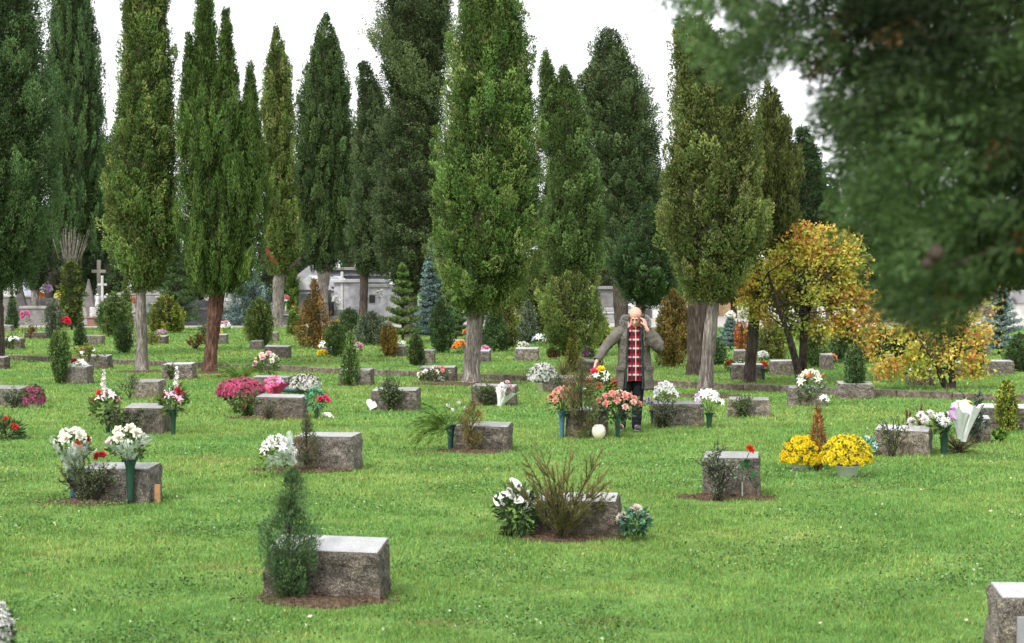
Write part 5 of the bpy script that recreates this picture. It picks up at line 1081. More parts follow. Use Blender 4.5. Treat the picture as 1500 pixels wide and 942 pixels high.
# ---- dark tree hanging into the picture from the right, close to the camera
def near_tree():
    Y0 = 3.3; r = root('cedar_tree', (2.5, Y0+.6, 0), 'dark evergreen hanging into the upper right, close and out of focus', 'evergreen')
    rg = np.random.default_rng(11)
    poly = [(1700,-160), (1000,-160), (990,-20), (1000,35), (1015,65), (1050,100), (1066,135), (1095,150), (1112,120), (1125,85), (1155,80), (1185,110), (1212,160), (1226,215), (1226,312), (1262,326), (1330,338), (1305,380), (1292,425), (1305,452), (1345,480), (1375,495), (1412,465), (1434,425), (1480,400), (1700,380)]
    X = [p[0] for p in poly]; Z = [p[1] for p in poly]
    def inside(x, y):
        c = np.zeros(len(x), bool); j = len(poly)-1
        for i in range(len(poly)):
            cond = ((Z[i] > y) != (Z[j] > y)) & (x < (X[j]-X[i])*(y-Z[i])/((Z[j]-Z[i])+1e-9)+X[i]); c ^= cond; j = i
        return c
    n = 5600; x = rg.uniform(960, 1700, n); y = rg.uniform(-160, 520, n); k = inside(x, y); x, y = x[k], y[k]
    # natural gaps of sky between the sprays
    gap = np.zeros(len(x), bool)
    for (gx, gy, ga, gb) in ((1148,142,20,20), (1187,182,16,24), (1196,215,10,16), (1215,130,9,12), (1182,5,14,8), (1372,5,10,6), (1490,12,8,6), (1130,75,6,5)): gap |= ((x-gx)/ga)**2+((y-gy)/gb)**2 < 1
    lightreg = (x < 1075); x, y, lightreg = x[~gap], y[~gap], lightreg[~gap]; thin = ((x < 1075) & (rg.uniform(0, 1, len(x)) < .5)) | ((x < 1300) & (np.sin(x*.09)*np.sin(y*.11+1) > .35) & (rg.uniform(0, 1, len(x)) < .8)); fld = np.sin(x*.045+1.2*np.sin(y*.03))*np.sin(y*.052+1.5*np.sin(x*.021)); thin |= (fld < -.35) & (rg.uniform(0, 1, len(x)) < .85)
    x, y, lightreg = x[~thin], y[~thin], lightreg[~thin]; m = len(x)
    Y = Y0+rg.uniform(-.35, .8, m); xx = (x-750)/F*Y; dz = np.array([ZP(float(q), float(w)) for q, w in zip(y, Y)])
    P = np.stack([xx, Y, dz], 1)-np.array(r.location)
    rot_ = 0
    cl = np.sin(P[:, 0]*9+2)*np.sin(P[:, 2]*8+1)+.5*np.sin(P[:, 0]*17)*np.sin(P[:, 2]*15+P[:, 1]*6)
    D = nrm(np.stack([-.75+rg.normal(0, .35, m), rg.normal(0, .5, m), -.25+rg.normal(0, .35, m)], 1))
    C = np.array([.043,.075,.024])*np.clip(1+.75*cl, .25, 2.2)[:, None]*rg.uniform(.6, 1.4, m)[:, None]; C[lightreg] *= 1.05; C[rg.uniform(0, 1, m) < .012] = [.14, .08, .03]  # cluster tone waves paint highlight sprays and dark gaps into the colour
    ln = rg.uniform(.06, .15, m); B = P-D*ln[:, None]*.6
    g = Geo(); plumes(g, B, D, ln, np.full(m, .017)*rg.uniform(.7, 1.4, m), C, 48, .020, .0042, .4, rg, up=-.1)
    ok = (x > 1240) & (y < 440) & (rg.uniform(0, 1, m) < .35); B3 = B[ok]*np.array([1, 1, 1])+np.array([.0, .9, 0]); B3[:, 0] += (x[ok]-750)/F*.9; B3[:, 2] += 0
    plumes(g, B3, D[ok], ln[ok]*1.5, np.full(ok.sum(), .03), C[ok]*.9, 40, .030, .008, .45, rg, up=-.1)
    # boughs and sprays continuing beyond the frame around the trunk
    m2 = 900; a = rg.uniform(0, 2*PI, m2); rr = rg.uniform(.4, 1.6, m2); zz = rg.uniform(2.0, 4.2, m2)
    Q = np.stack([rr*np.cos(a), .3+rr*np.sin(a), zz], 1); wx = Q[:, 0]+r.location.x; wy = Q[:, 1]+r.location.y; ok = (wx > .34*wy+.2) & (wy > 1.8); Q = Q[ok]
    D2 = nrm(np.stack([np.cos(a[ok]), np.sin(a[ok]), -.3+0*a[ok]], 1)+rg.normal(size=(len(Q), 3))*.3)
    plumes(g, Q, D2, np.full(len(Q), .34), np.full(len(Q), .07), np.tile([.045,.08,.024], (len(Q), 1)), 150, .030, .0055, .45, rg, up=-.1)
    part('foliage', g.mesh('foliage', M_LEAF), r)
    gt = Geo(); gt.add(*tube([(0, 0, -.1), (.02, 0, 1.5), (-.03, 0, 3.2), (0, 0, 5)], .2, .08, 12, .1, 3))
    part('trunk', gt.mesh('trunk', M_BARKD, True), r); gt = Geo()
    for i in range(26):
        j = rg.integers(0, m); e = P[j]; s = np.array([0, 0, max(1.2, e[2]+.25+.2*rg.uniform(-1, 1))]); mid = (s+e)/2+np.array([0, 0, .12]); gt.add(*tube([s, mid, e], .022, .004, 5))
    part('branches', gt.mesh('branches', M_BARKD, True), r)
    for (px, py, s) in ((1370,371,.015), (1358,386,.010)):
        bm = bmesh.new(); bmesh.ops.create_icosphere(bm, subdivisions=3, radius=s)
        for v in bm.verts: v.co *= 1+.12*math.sin(14*math.atan2(v.co.y, v.co.x))*math.sin(v.co.z/s*9)
        Yc = 2.95; o = part('cone', bm_mesh('cone', bm, M_WOOD, True), r, Vector((XP(px, Yc), Yc, ZP(py, Yc)))-r.location, (.045,.03,.024))
near_tree()
# ------------------------------------------------------------------ old tombs beyond the lawn
TG = 'old tombs beyond the lawn'
def tomb(px, Y, label, parts, cat='tomb', name='tomb', rz=0):
    """parts: (part name, material, colour, boxes[(cx,cy,cz,sx,sy,sz[,taper])])"""
    r = root(name, (XP(px, Y), Y, LZ), label, cat, TG, rz)
    for nm, mat, colr, boxes in parts: part(nm, box_mesh(nm, mat, boxes, .015), r, color=colr)
    return r
def gable(w, h, d, z, mat, col_, par, over=.12):
    bm = bmesh.new(); v = [bm.verts.new(c) for c in ((-w/2-over, -d/2-over, z), (w/2+over, -d/2-over, z), (0, -d/2-over, z+h), (-w/2-over, d/2+over, z), (w/2+over, d/2+over, z), (0, d/2+over, z+h))]
    for f in ((0,1,2), (5,4,3), (0,2,5,3), (2,1,4,5), (1,0,3,4)): bm.faces.new([v[i] for i in f])
    return part('roof', bm_mesh('roof', bm, mat), par, color=col_)
GR, LG, DK, WH, OC = (.21,.20,.19), (.38,.37,.36), (.05,.05,.055), (.60,.60,.60), (.42,.29,.16)
def cross_tomb(px, top, Y, col_, label, arm=None, w=.16, base=True):
    H = ZP(top, Y)-LZ; a = arm or H*.28
    P = [('cross', M_TOMB, col_, [(0, 0, .5, w, w, H-.5), (0, 0, H*.80, a*2, w*.9, w)])]
    if base: P.append(('base', M_TOMB, GR, [(0, 0, 0, 1.1, .8, .35), (0, 0, .35, .7, .5, .3)]))
    return tomb(px, Y, label, P, 'cross', 'stone_cross')
cross_tomb(145, 381, 80, (.27,.245,.21), 'tall weathered stone cross between the two left cypresses', .33, .15)
cross_tomb(150, 404, 78, WH, 'white marble cross in front of the tall stone cross', .21, .10)
cross_tomb(501, 398, 84, (.6,.6,.56), 'pale cross on a shaft before the dark mausoleum', .16, .12)
cross_tomb(41, 392, 92, WH, 'small white cross at the far left among the trunks', .25, .1)
cross_tomb(21, 414, 86, WH, 'thin white post cross above the small dark cypress', .14, .08)
cross_tomb(61, 405, 88, (.3,.3,.3), 'grey cross right of the straight grey trunk', .2, .1)
def statue(px, Y, h, label):
    r = root('angel_statue', (XP(px, Y), Y, LZ), label, 'statue', TG)
    part('pedestal', box_mesh('pedestal', M_TOMB, [(0, 0, 0, .6, .5, ZP(450, Y)-LZ)], .02), r, color=WH); z = ZP(450, Y)-LZ
    b = bmesh.new(); bmesh.ops.create_uvsphere(b, u_segments=10, v_segments=8, radius=.09*h, matrix=Matrix.Translation((0, -.03, z+h*.9)))
    part('figure', lathe('figure', M_TOMB, [(0, z), (.22*h, z), (.2*h, z+.2*h), (.13*h, z+.5*h), (.17*h, z+.72*h), (.06*h, z+.82*h), (.0, z+.84*h)], 14), r, color=WH); part('head', bm_mesh('head', b, M_TOMB, True), r, color=WH)
    for s in (-1, 1): part('wing', box_mesh('wing', M_TOMB, [(s*.2*h, .1*h, z+.35*h, .18*h, .04*h, .5*h, .5)], .01), r, color=WH)
statue(143, 77, .62, 'small white angel statue left of the white cross'); statue(157, 77, .62, 'small white angel statue right of the white cross')
def slab_a(px, Y, w, top, col_, label, lean=0):
    H = ZP(top, Y)-LZ; bm = bmesh.new()
    f = [(-w/2, 0), (w/2, 0), (w/2*.9, H*.35), (lean*w, H), (-w/2*.75, H*.4)]; V = [bm.verts.new((x, -.12, z)) for x, z in f]; fc = bm.faces.new(V); ex = bmesh.ops.extrude_face_region(bm, geom=[fc]); bmesh.ops.translate(bm, verts=[v for v in ex['geom'] if isinstance(v, bmesh.types.BMVert)], vec=(0, .24, 0)); bmesh.ops.recalc_face_normals(bm, faces=bm.faces[:]); bevel(bm, .02)
    o = link('headstone', bm_mesh('headstone', bm, M_TOMB)); o.location = (XP(px, Y), Y, LZ); o.color = (*col_, 1); tag(o, label, 'headstone', TG)
slab_a(129, 77, .75, 408, (.19,.17,.16), 'pointed dark headstone right of the ivy column', .05)
slab_a(121, 76, .5, 432, (.33,.31,.30), 'lower grey pointed headstone at the foot of the ivy column', -.1)
slab_a(30, 79, .8, 414, (.10,.09,.09), 'dark shouldered headstone at the far left', 0)
slab_a(38, 90, 1.1, 398, (.40,.44,.50), 'pale blue grey headstone behind the dark one at the far left', 0)
tomb(0, 80, 'low grey tomb wall at the left edge', [('wall', M_TOMB, GR, [(0, 0, 0, 3.0, .5, ZP(436, 80)-LZ), (1.0, -.3, 0, 4.4, .4, .55)]), ('coping', M_TOMB, LG, [(0, 0, ZP(436, 80)-LZ+.003, 3.1, .6, .1)])])
tomb(3, 88, 'white rounded tomb at the left edge', [('slab', M_TOMB, (.62,.6,.58), [(0, 0, 0, .9, .4, ZP(420, 88)-LZ, .85)])])
for px, w, top, Y, cc, lb in ((68, 2.0, 444, 78, GR, 'grey tomb chest between the trunks at the left'), (135, 2.6, 462, 76.6, (.22,.12,.10), 'low reddish brown granite tomb below the white cross'), (190, 1.1, 452, 77, (.33,.32,.30), 'grey tomb behind the pale trunk'), (282, 3.4, 447, 78, (.09,.09,.095), 'long dark granite tomb right of the layered fir'), (213, 1.6, 440, 88, LG, 'pale tomb seen between fir and pale trunk'),
        (348, 2.0, 452, 80, (.12,.12,.12), 'dark tomb left of the blue grey cedar'), (398, 2.4, 458, 79, (.2,.2,.19), 'stepped grey tomb at the forked trunk'), (335, 1.6, 432, 90, (.4,.38,.36), 'light grey tomb behind the reddish trunk'), (640, 2.2, 470, 80, (.12,.12,.13), 'dark tomb behind the dark conifer'), (900, 2.0, 455, 84, (.3,.3,.3), 'grey tomb behind the golden ball shrub'), (1120, 3.2, 470, 84, (.35,.36,.36), 'grey tomb behind the low blue spruce'), (1250, 3, 470, 86, (.2,.2,.2), 'dark tomb hidden behind the autumn tree')):
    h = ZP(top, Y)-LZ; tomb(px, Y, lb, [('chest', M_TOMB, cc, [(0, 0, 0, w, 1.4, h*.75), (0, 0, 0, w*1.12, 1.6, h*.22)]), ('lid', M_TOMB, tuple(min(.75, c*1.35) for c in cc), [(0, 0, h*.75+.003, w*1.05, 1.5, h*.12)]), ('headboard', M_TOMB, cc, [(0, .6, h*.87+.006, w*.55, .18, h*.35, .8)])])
def mausoleum(px, Y, w, eave, ridge, col_, rcol, label, d=3.0, door=True, flat=False):
    z = ZP(eave, Y)-LZ; r = root('mausoleum', (XP(px, Y), Y+d/2, LZ), label, 'mausoleum', TG)
    part('wall', box_mesh('wall', M_TOMB, [(0, 0, 0, w, d, z)], .02), r, color=col_)
    if flat: part('roof', box_mesh('roof', M_ROOF, [(0, 0, z+.003, w+.3, d+.3, .16)], .02), r, color=rcol)
    else: gable(w, ZP(ridge, Y)-ZP(eave, Y), d, z+.003, M_ROOF, rcol, r)
    if door: 
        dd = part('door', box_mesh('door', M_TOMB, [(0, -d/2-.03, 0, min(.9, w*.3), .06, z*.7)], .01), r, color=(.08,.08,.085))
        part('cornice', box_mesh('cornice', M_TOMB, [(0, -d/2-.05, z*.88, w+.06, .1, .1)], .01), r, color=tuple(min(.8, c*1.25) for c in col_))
    return r
mausoleum(455, 90, 2.0, 412, 388, (.36,.35,.34), (.26,.26,.27), 'grey gabled mausoleum behind the spindle shaped cypress trunk')
mausoleum(453, 83, 1.5, 425, 403, (.30,.33,.33), (.55,.57,.58), 'smaller mausoleum with a pale stone gable before the grey one')
mausoleum(490, 87, 1.7, 420, 404, (.42,.41,.40), (.40,.42,.46), 'mausoleum with a sloping slate roof left of the pale cross')
mausoleum(512, 94, 4.0, 396, 0, (.10,.10,.11), (.2,.2,.2), 'dark flat roofed mausoleum with a small finial', flat=True)
o = part('finial', lathe('finial', M_TOMB, [(.12, 0), (.09, .2), (.04, .4), (0, .75)], 8), bpy.data.objects['mausoleum.003'], (.3, -.5, ZP(396, 94)+.05), WH)
mausoleum(525, 84, 2.4, 414, 0, (.48,.48,.50), (.5,.5,.5), 'white rendered mausoleum behind the dark straight trunk', flat=True, door=False)
r = mausoleum(556, 82, 1.8, 421, 0, (.46,.46,.48), (.36,.36,.36), 'white tiled niche block right of the dark straight trunk', flat=True, door=False)
part('plaque', box_mesh('plaque', M_CERAM, [(-.35, -1.55, 1.0, .28, .05, .38)], .01), r, color=(.02,.02,.02))
mausoleum(340, 100, 4.0, 410, 398, (.38,.36,.34), (.46,.43,.4), 'pale building behind the many spired cypress')
mausoleum(280, 100, 4.4, 442, 428, (.5,.45,.44), (.55,.46,.45), 'building with a pinkish white low gable roof right of the layered fir')
mausoleum(893, 86, .9, 424, 0, (.17,.17,.165), (.2,.2,.2), 'narrow grey stone tower behind the man\'s left', flat=True, door=False)
mausoleum(948, 96, 1.8, 448, 438, WH, (.6,.6,.6), 'white gabled tomb just above the man\'s hood')
mausoleum(990, 104, 7.5, 428, 0, OC, (.3,.25,.2), 'ochre rendered building behind the rusty gold conifer', flat=True, door=False)
mausoleum(875, 100, 4, 440, 0, (.36,.36,.38), (.3,.3,.3), 'grey wall block behind the largest plumed shrub', flat=True)
r = mausoleum(1500, 92, 3.6, 444, 425, (.62,.60,.58), (.27,.26,.28), 'white house with a dark window at the right edge', door=False)
part('window', box_mesh('window', M_CERAM, [(-.62, -1.53, ZP(488, 92)-LZ+.1, .34, .08, .4)], .01), r, color=(.02,.02,.025))
mausoleum(590, 96, 5, 452, 0, (.30,.30,.32), (.3,.3,.3), 'long pale wall block behind the layered fir', flat=True)
mausoleum(205, 98, 3, 432, 420, (.36,.35,.33), (.3,.3,.3), 'pale gabled tomb behind the pale trunk')
mausoleum(85, 100, 4, 432, 0, (.45,.46,.5), (.4,.4,.4), 'bluish white tomb block behind the ivy column', flat=True)
cross_tomb(617, 440, 84, WH, 'small white cross left of the tall blue spruce', .15, .1)
for px, top, cc, Y, lb in ((70, 424, (.62,.42,.70), 79, 'lilac flowers on the tomb left of the ivy column'), (57, 434, (.75,.28,.05), 79, 'orange flowers on the grey tomb chest'), (86, 436, (.82,.66,.12), 78, 'yellow flowers left of the ivy column'), (416, 438, (.7,.25,.3), 80, 'pink flowers beside the narrow green column'), (330, 428, WH, 82, 'white flowers right of the reddish trunk top'), (556, 430, WH, 80, 'white flowers before the niche block'), (590, 446, (.8,.74,.55), 79, 'cream flowers behind the layered fir'), (948, 430, WH, 84, 'white flowers near the man\'s hood'), (1070, 462, (.7,.7,.6), 80, 'cream flowers beyond the dark leaning trunk'), (493, 440, WH, 80, 'white flowers at the foot of the pale cross'), (604, 430, (.7,.2,.2), 81, 'red flowers right of the layered fir'), (195, 442, (.7,.2,.15), 76.5, 'red and white flowers on the tomb behind the pale trunk')):
    bouquet(px, top, 14, 12, [('rose', cc, 6, .26), ('lily', WHITE, 2, .2)], Y, lb, base=(px, top+14), leaves=26, leafL=.14)
# ------------------------------------------------------------------ the man on the phone
def m_plaid():
    t = NT('plaid_flannel'); s = t.n('ShaderNodeSeparateXYZ'); t.l(t.obj(), s.inputs[0]); x, z = s.outputs[0], s.outputs[2]
    def band(v, per, off, w):
        return t.math('LESS_THAN', t.math('FRACT', t.math('ADD', t.math('DIVIDE', v, per), off+20)), w)
    c = t.mix(band(z, .115, .1, .45), (.24,.010,.017), (.09,.006,.011))
    c = t.mix(t.math('MULTIPLY', band(z, .115, .60, .20), .85), c, (.46,.42,.40))
    c = t.mix(t.math('MULTIPLY', band(x, .105, .15, .22), .8), c, (.03,.025,.035))
    c = t.mix(t.math('MULTIPLY', band(x, .105, .62, .10), .75), c, (.60,.58,.55))
    return t.done(t.bsdf(c, .9, spec=.1))
def m_cloth(name, col_, wr=.6, sc=9, rough=.85):
    t = NT(name); n = t.noise(t.obj(), sc, 5, .6, .8); c = t.mix(1.0, col_, t.ramp(n, [(.3, .75), (.7, 1.15)]), 'MULTIPLY')
    return t.done(t.bsdf(c, rough, t.bump(n, wr, .06), spec=.2))
def m_skin():
    t = NT('skin'); n = t.noise(t.obj(), 14, 4); c = t.ramp(n, [(.3, (.50,.24,.17)), (.7, (.64,.36,.27))])
    x = t.bsdf(c, .45, spec=.4, Subsurface_Weight=.12); return t.done(x)
def capsule_bm(bm, a, b, r0, r1, seg=10):
    a, b = Vector(a), Vector(b); d = b-a; L = d.length; q = d.to_track_quat('Z', 'Y').to_matrix().to_4x4(); M = Matrix.Translation(a) @ q
    for f, rr in ((0, r0), (1, r1)): bmesh.ops.create_icosphere(bm, subdivisions=2, radius=rr, matrix=M @ Matrix.Translation((0, 0, L*f)))
    bmesh.ops.create_cone(bm, segments=seg, radius1=r0, radius2=r1, depth=L, cap_ends=True, matrix=M @ Matrix.Translation((0, 0, L/2)))
def ell(bm, c, r, rot=None, sub=3):
    M = Matrix.Translation(c) @ (rot or Matrix.Identity(4)) @ Matrix.Diagonal((*r, 1)); bmesh.ops.create_icosphere(bm, subdivisions=sub, radius=1, matrix=M)
def fuse(bm, voxel, mat, name, smooth=4, kill=None):
    me = bpy.data.meshes.new('tmp'); bm.to_mesh(me); bm.free(); o = bpy.data.objects.new('tmp', me); COL.objects.link(o)
    m = o.modifiers.new('r', 'REMESH'); m.mode = 'VOXEL'; m.voxel_size = voxel; m.use_smooth_shade = True
    if smooth: s = o.modifiers.new('s', 'SMOOTH'); s.factor = .5; s.iterations = smooth
    dg = bpy.context.evaluated_depsgraph_get(); out = bpy.data.meshes.new_from_object(o.evaluated_get(dg)); out.name = name
    bpy.data.objects.remove(o); out.materials.clear(); out.materials.append(mat)
    out.polygons.foreach_set('use_smooth', [True]*len(out.polygons)); return out
def hand(bm, wrist, d, palmn, curl, side, s=1.0, thumb_in=.6):
    """d: direction of the fingers, palmn: palm normal, side: +1/-1 thumb side"""
    d = Vector(d).normalized(); n = Vector(palmn); n = (n-d*n.dot(d)).normalized(); u = d.cross(n)*side; w = Vector(wrist)
    for k in (-1, -.33, .33, 1): capsule_bm(bm, w+u*k*.012*s, w+d*.085*s+u*k*.031*s, .017*s, .0125*s, 8)
    for k, L in ((-1, .062), (-.33, .075), (.33, .082), (1, .074)):
        p = w+d*.088*s+u*k*.031*s; a = 0; dd = d
        for seg_l, cu in ((.45, curl*.6), (.32, curl), (.25, curl*.8)):
            a += cu; dd = d*math.cos(a)+n*math.sin(a); q = p+dd*L*seg_l*s; capsule_bm(bm, p, q, .0095*s, .0085*s, 8); p = q
    p = w+d*.025*s+u*.026*s; q = p+(d*.7+u*.75+n*.25).normalized()*.045*s; capsule_bm(bm, p, q, .014*s, .011*s, 8)
    q2 = q+(d*.9+u*(.3-thumb_in*.5)+n*thumb_in).normalized()*.032*s; capsule_bm(bm, q, q2, .011*s, .009*s, 8)
def ringmesh(name, mat, rings, seg, open_rng=None, thick=.0, smooth=True):
    """rings: list of (cx,cy,cz,rx,ry,front_gap_rad,(wrinkle)) ; gap centred on -Y"""
    V = []; nR = len(rings)
    for k, (cx, cy, cz, rx, ry, ga, gb, wr) in enumerate(rings):
        for i in range(seg+1):
            f = i/seg; a = -PI/2+gb+(2*PI-ga-gb)*f
            w = 1+wr*(math.sin(a*5+cz*9)+.6*math.sin(a*9-cz*23+1)+.5*math.sin(cz*41+a*2))
            V.append((cx+rx*w*math.cos(a), cy+ry*w*math.sin(a), cz+.004*math.sin(a*7)))
    Fq = [(k*(seg+1)+i, k*(seg+1)+i+1, (k+1)*(seg+1)+i+1, (k+1)*(seg+1)+i) for k in range(nR-1) for i in range(seg)]
    me = np_mesh(name, V, Fq, mat, smooth=smooth); return me
def person():
    base = G(925, 631); r = root('person', base, 'bald man in a grey brown parka and red plaid shirt, phoning and reaching for flowers', 'person')
    skin = m_skin(); coat = m_cloth('parka_cloth', (.125,.113,.095), 1.0, 9); lin = m_cloth('parka_lining', (.02,.035,.035)); trou = m_cloth('dark_trousers', (.011,.012,.017), .7); sh = m_cloth('shoe_leather', (.09,.08,.085))
    # joints, local: x right in the picture, -y towards the camera
    RSH, REL, RWR = (-.165, .01, 1.295), (-.335, -.14, 1.13), (-.475, -.30, .925)
    LSH, LEL, LWR = (.225, .01, 1.295), (.355, -.10, 1.10), (.185, -.205, 1.345)
    H = Vector((.045, -.085, 1.495)); rot = Matrix.Rotation(R(-5), 4, 'Y') @ Matrix.Rotation(R(27), 4, 'X') @ Matrix.Rotation(R(-12), 4, 'Z')   # head bowed
    def hp(x, y, z): return H+(rot @ Vector((x, y, z)))
    bm = bmesh.new()
    ell(bm, hp(0, .015, .045), (.080, .098, .088), rot); ell(bm, hp(0, -.018, -.035), (.066, .078, .085), rot); ell(bm, hp(0, -.045, -.095), (.042, .042, .030), rot)
    for s in (-1, 1):
        ell(bm, hp(s*.035, -.070, -.020), (.026, .022, .024), rot, 2); ell(bm, hp(s*.030, -.086, .028), (.028, .012, .010), rot, 2)
        ell(bm, hp(s*.082, .01, -.01), (.010, .020, .033), rot, 2); ell(bm, hp(s*.05, -.045, -.07), (.026, .03, .03), rot, 2)
    capsule_bm(bm, hp(0, -.090, .012), hp(0, -.112, -.026), .010, .0155); ell(bm, hp(-.012, -.098, -.03), (.009, .01, .008), rot, 2); ell(bm, hp(.012, -.098, -.03), (.009, .01, .008), rot, 2)
    ell(bm, hp(0, -.088, -.062), (.024, .012, .006), rot, 2); ell(bm, hp(0, -.084, -.074), (.021, .012, .007), rot, 2)
    capsule_bm(bm, hp(0, .02, -.04), (.035, .02, 1.36), .055, .062)
    capsule_bm(bm, (.035, .02, 1.34), (.02, .02, 1.0), .13, .12, 16); capsule_bm(bm, (-.07, .02, 1.29), (.14, .02, 1.29), .06, .06)
    for a, b, c, r0, r1, r2 in ((RSH, REL, RWR, .045, .040, .027), (LSH, LEL, LWR, .045, .040, .027)): capsule_bm(bm, a, b, r0, r1); capsule_bm(bm, b, c, r1*.95, r2)
    for x, fx in ((-.085, -.13), (.085, .065)):
        y1 = .10 if x < 0 else .0
        capsule_bm(bm, (x, .02, .95), (x*1.0, .0, .52), .085, .06); capsule_bm(bm, (x, .0, .52), (fx, y1, .09), .058, .04); capsule_bm(bm, (fx, y1, .07), (fx, y1-.12, .04), .035, .03)
    capsule_bm(bm, (-.07, .02, .95), (.09, .02, .95), .1, .1)
    hd = (Vector(RWR)-Vector(REL)).normalized(); hand(bm, Vector(RWR)+hd*.02, hd*.6+Vector((0, -.1, -.8)), (.6, -.2, -.1), .35, -1, 1.0)
    hand(bm, Vector(LWR)+Vector((-.01, -.005, .02)), (-.22, .30, 1), (-.8, .6, .1), .42, 1, .95, .5)
    body = fuse(bm, .0055, skin, 'body', 2); part('body', body, r)
    # face details
    for s in (-1, 1):
        bm = bmesh.new(); ell(bm, hp(s*.030, -.0875, .010), (.015, .008, .005), rot, 2); part('eye', bm_mesh('eye', bm, m_cloth('eye_dark', (.02,.015,.012), 0), True), r)
        bm = bmesh.new(); capsule_bm(bm, hp(s*.012, -.099, .030), hp(s*.050, -.087, .034), .0045, .003); part('eyebrow', bm_mesh('eyebrow', bm, m_cloth('brow_hair', (.09,.065,.05), 0), True), r)
    bm = bmesh.new(); ell(bm, hp(0, -.097, -.067), (.022, .006, .0028), rot, 2); part('lips', bm_mesh('lips', bm, m_cloth('lips_skin', (.22,.07,.055), 0), True), r)
    # hair: short grey fringe round the back and sides
    g = Geo(); rn = np.random.default_rng(3); n = 1500; a = rn.uniform(-.35, PI+.35, n); z = rn.uniform(-.07, .045, n)
    P = np.stack([.083*np.cos(a), .012+.1*np.sin(a), z], 1); D = nrm(np.stack([np.cos(a)*.35, np.sin(a)*.35, -np.ones(n)], 1)+rn.normal(size=(n, 3))*.2)
    Rm = np.array(rot.to_3x3()); V, Fq = leafquads(P @ Rm.T+np.array(H), D @ Rm.T, .022, .005, rn); g.add(V, Fq, (.16,.14,.125)); part('hair', g.mesh('hair', M_LEAF), r)
    # phone
    ph = box_mesh('phone', M_PLAST, [(0, 0, -.07, .072, .009, .145)], .003); part('phone', ph, r, hp(.098, -.015, -.03), (.015,.015,.018), (R(12), R(8), R(72)))
    # shirt
    rg = []
    for k in range(16):
        t = k/15; z = .665+.78*t; rx = .20-.03*t if t < .7 else .179-(t-.7)*.42; ry = .145-.01*t if t < .7 else .138-(t-.7)*.25
        rg.append((.035, .005-.025*(t > .8), z, rx, ry, 0, 0, .018))
    part('shirt', ringmesh('shirt', m_plaid(), rg, 44), r)
    bm = bmesh.new()
    for s in (-1, 1): capsule_bm(bm, (.04+s*.075, -.01, 1.425), (.037+s*.015, -.125, 1.36), .018, .012)
    part('collar', fuse(bm, .006, bpy.data.materials['plaid_flannel'], 'collar', 1), r)
    # trousers: one mesh fused
    bm = bmesh.new(); ell(bm, (.02, .02, .86), (.175, .13, .13))
    for x, fx in ((-.085, -.13), (.085, .065)):
        y1 = .10 if x < 0 else .0
        capsule_bm(bm, (x+.01, .02, .86), (x, -.01, .50), .098, .078); capsule_bm(bm, (x, -.01, .50), (fx, y1, .085), .077, .066); ell(bm, (fx, y1-.01, .06), (.066, .078, .045))
        for q in range(5): ell(bm, (fx+.03*math.sin(q*2), y1-.05, .12+.05*q), (.05, .025, .012), Matrix.Rotation(.4*math.sin(q*3), 4, 'Y'), 2)
    part('trousers', fuse(bm, .010, trou, 'trousers', 2), r)
    for fx, y1, yaw in ((-.13, .10, -.25), (.065, .0, .15)):
        bm = bmesh.new(); Mz = Matrix.Translation((fx, y1, 0)) @ Matrix.Rotation(yaw, 4, 'Z')
        ell(bm, Mz @ Vector((0, -.10, .045)), (.046, .085, .038)); ell(bm, Mz @ Vector((0, .02, .055)), (.04, .06, .048)); capsule_bm(bm, Mz @ Vector((0, .03, .022)), Mz @ Vector((0, -.14, .02)), .036, .038)
        for v in bm.verts: v.co.z = max(v.co.z, .004)
        sho = part('shoe', fuse(bm, .007, sh, 'shoe', 2), r); bm = bmesh.new()
        ell(bm, Mz @ Vector((0, -.055, .012)), (.048, .135, .014)); part('sole', bm_mesh('sole', bm, m_cloth('rubber_sole', (.35,.34,.33), .1), True), sho)
    # parka shell, open at the front
    rings = []
    for k in range(30):
        t = k/29; z = .545+.87*t
        if t < .80: rx = .272-.065*min(1, t/.55)+.012*max(0, (t-.55)/.25); ry = .205-.03*min(1, t/.5)
        else: q = (t-.80)/.2; rx = .218-.105*q**1.5; ry = .175-.075*q**1.4
        gr = .42 if t < .2 else .42+.08*t; gl = .66-.15*t
        if t > .85: gl += .25*(t-.85)/.15; gr += .25*(t-.85)/.15
        rings.append((.035, .015+(.02 if t > .8 else 0), z, rx, ry, gl-.04, gr+.06, .030+.010*math.sin(k*1.7)))
    # second sleeve-bulge: shell plus sleeves share a material
    me = ringmesh('parka', coat, rings, 64); o = part('parka', me, r); s_ = o.modifiers.new('thick', 'SOLIDIFY'); s_.thickness = .016; s_.offset = -1; me.materials.append(lin); s_.material_offset = 1; s_.material_offset_rim = 0
    def sleeve(pts, rad, wr):
        P = np.array(pts, float); d = np.linspace(0, len(P)-1, 34); 
        Pi = np.stack([np.interp(d, range(len(P)), P[:, c]) for c in range(3)], 1)
        for _ in range(3): Pi[1:-1] = (Pi[:-2]+2*Pi[1:-1]+Pi[2:])/4
        rr = np.interp(d, range(len(P)), rad)*(1+wr*np.sin(np.arange(34)*1.9)+wr*.7*np.sin(np.arange(34)*3.1)); V, Fq = tube(Pi, rr, 0, 18, .02, 5)
        return V, Fq
    g = Geo(); g.add(*sleeve([(-.07, .02, 1.325), (-.17, .01, 1.285), REL, tuple(Vector(RWR)*.93+Vector(REL)*.07)], [.085, .088, .066, .050], .05)); part('sleeve', g.mesh('sleeve', coat, True), o)
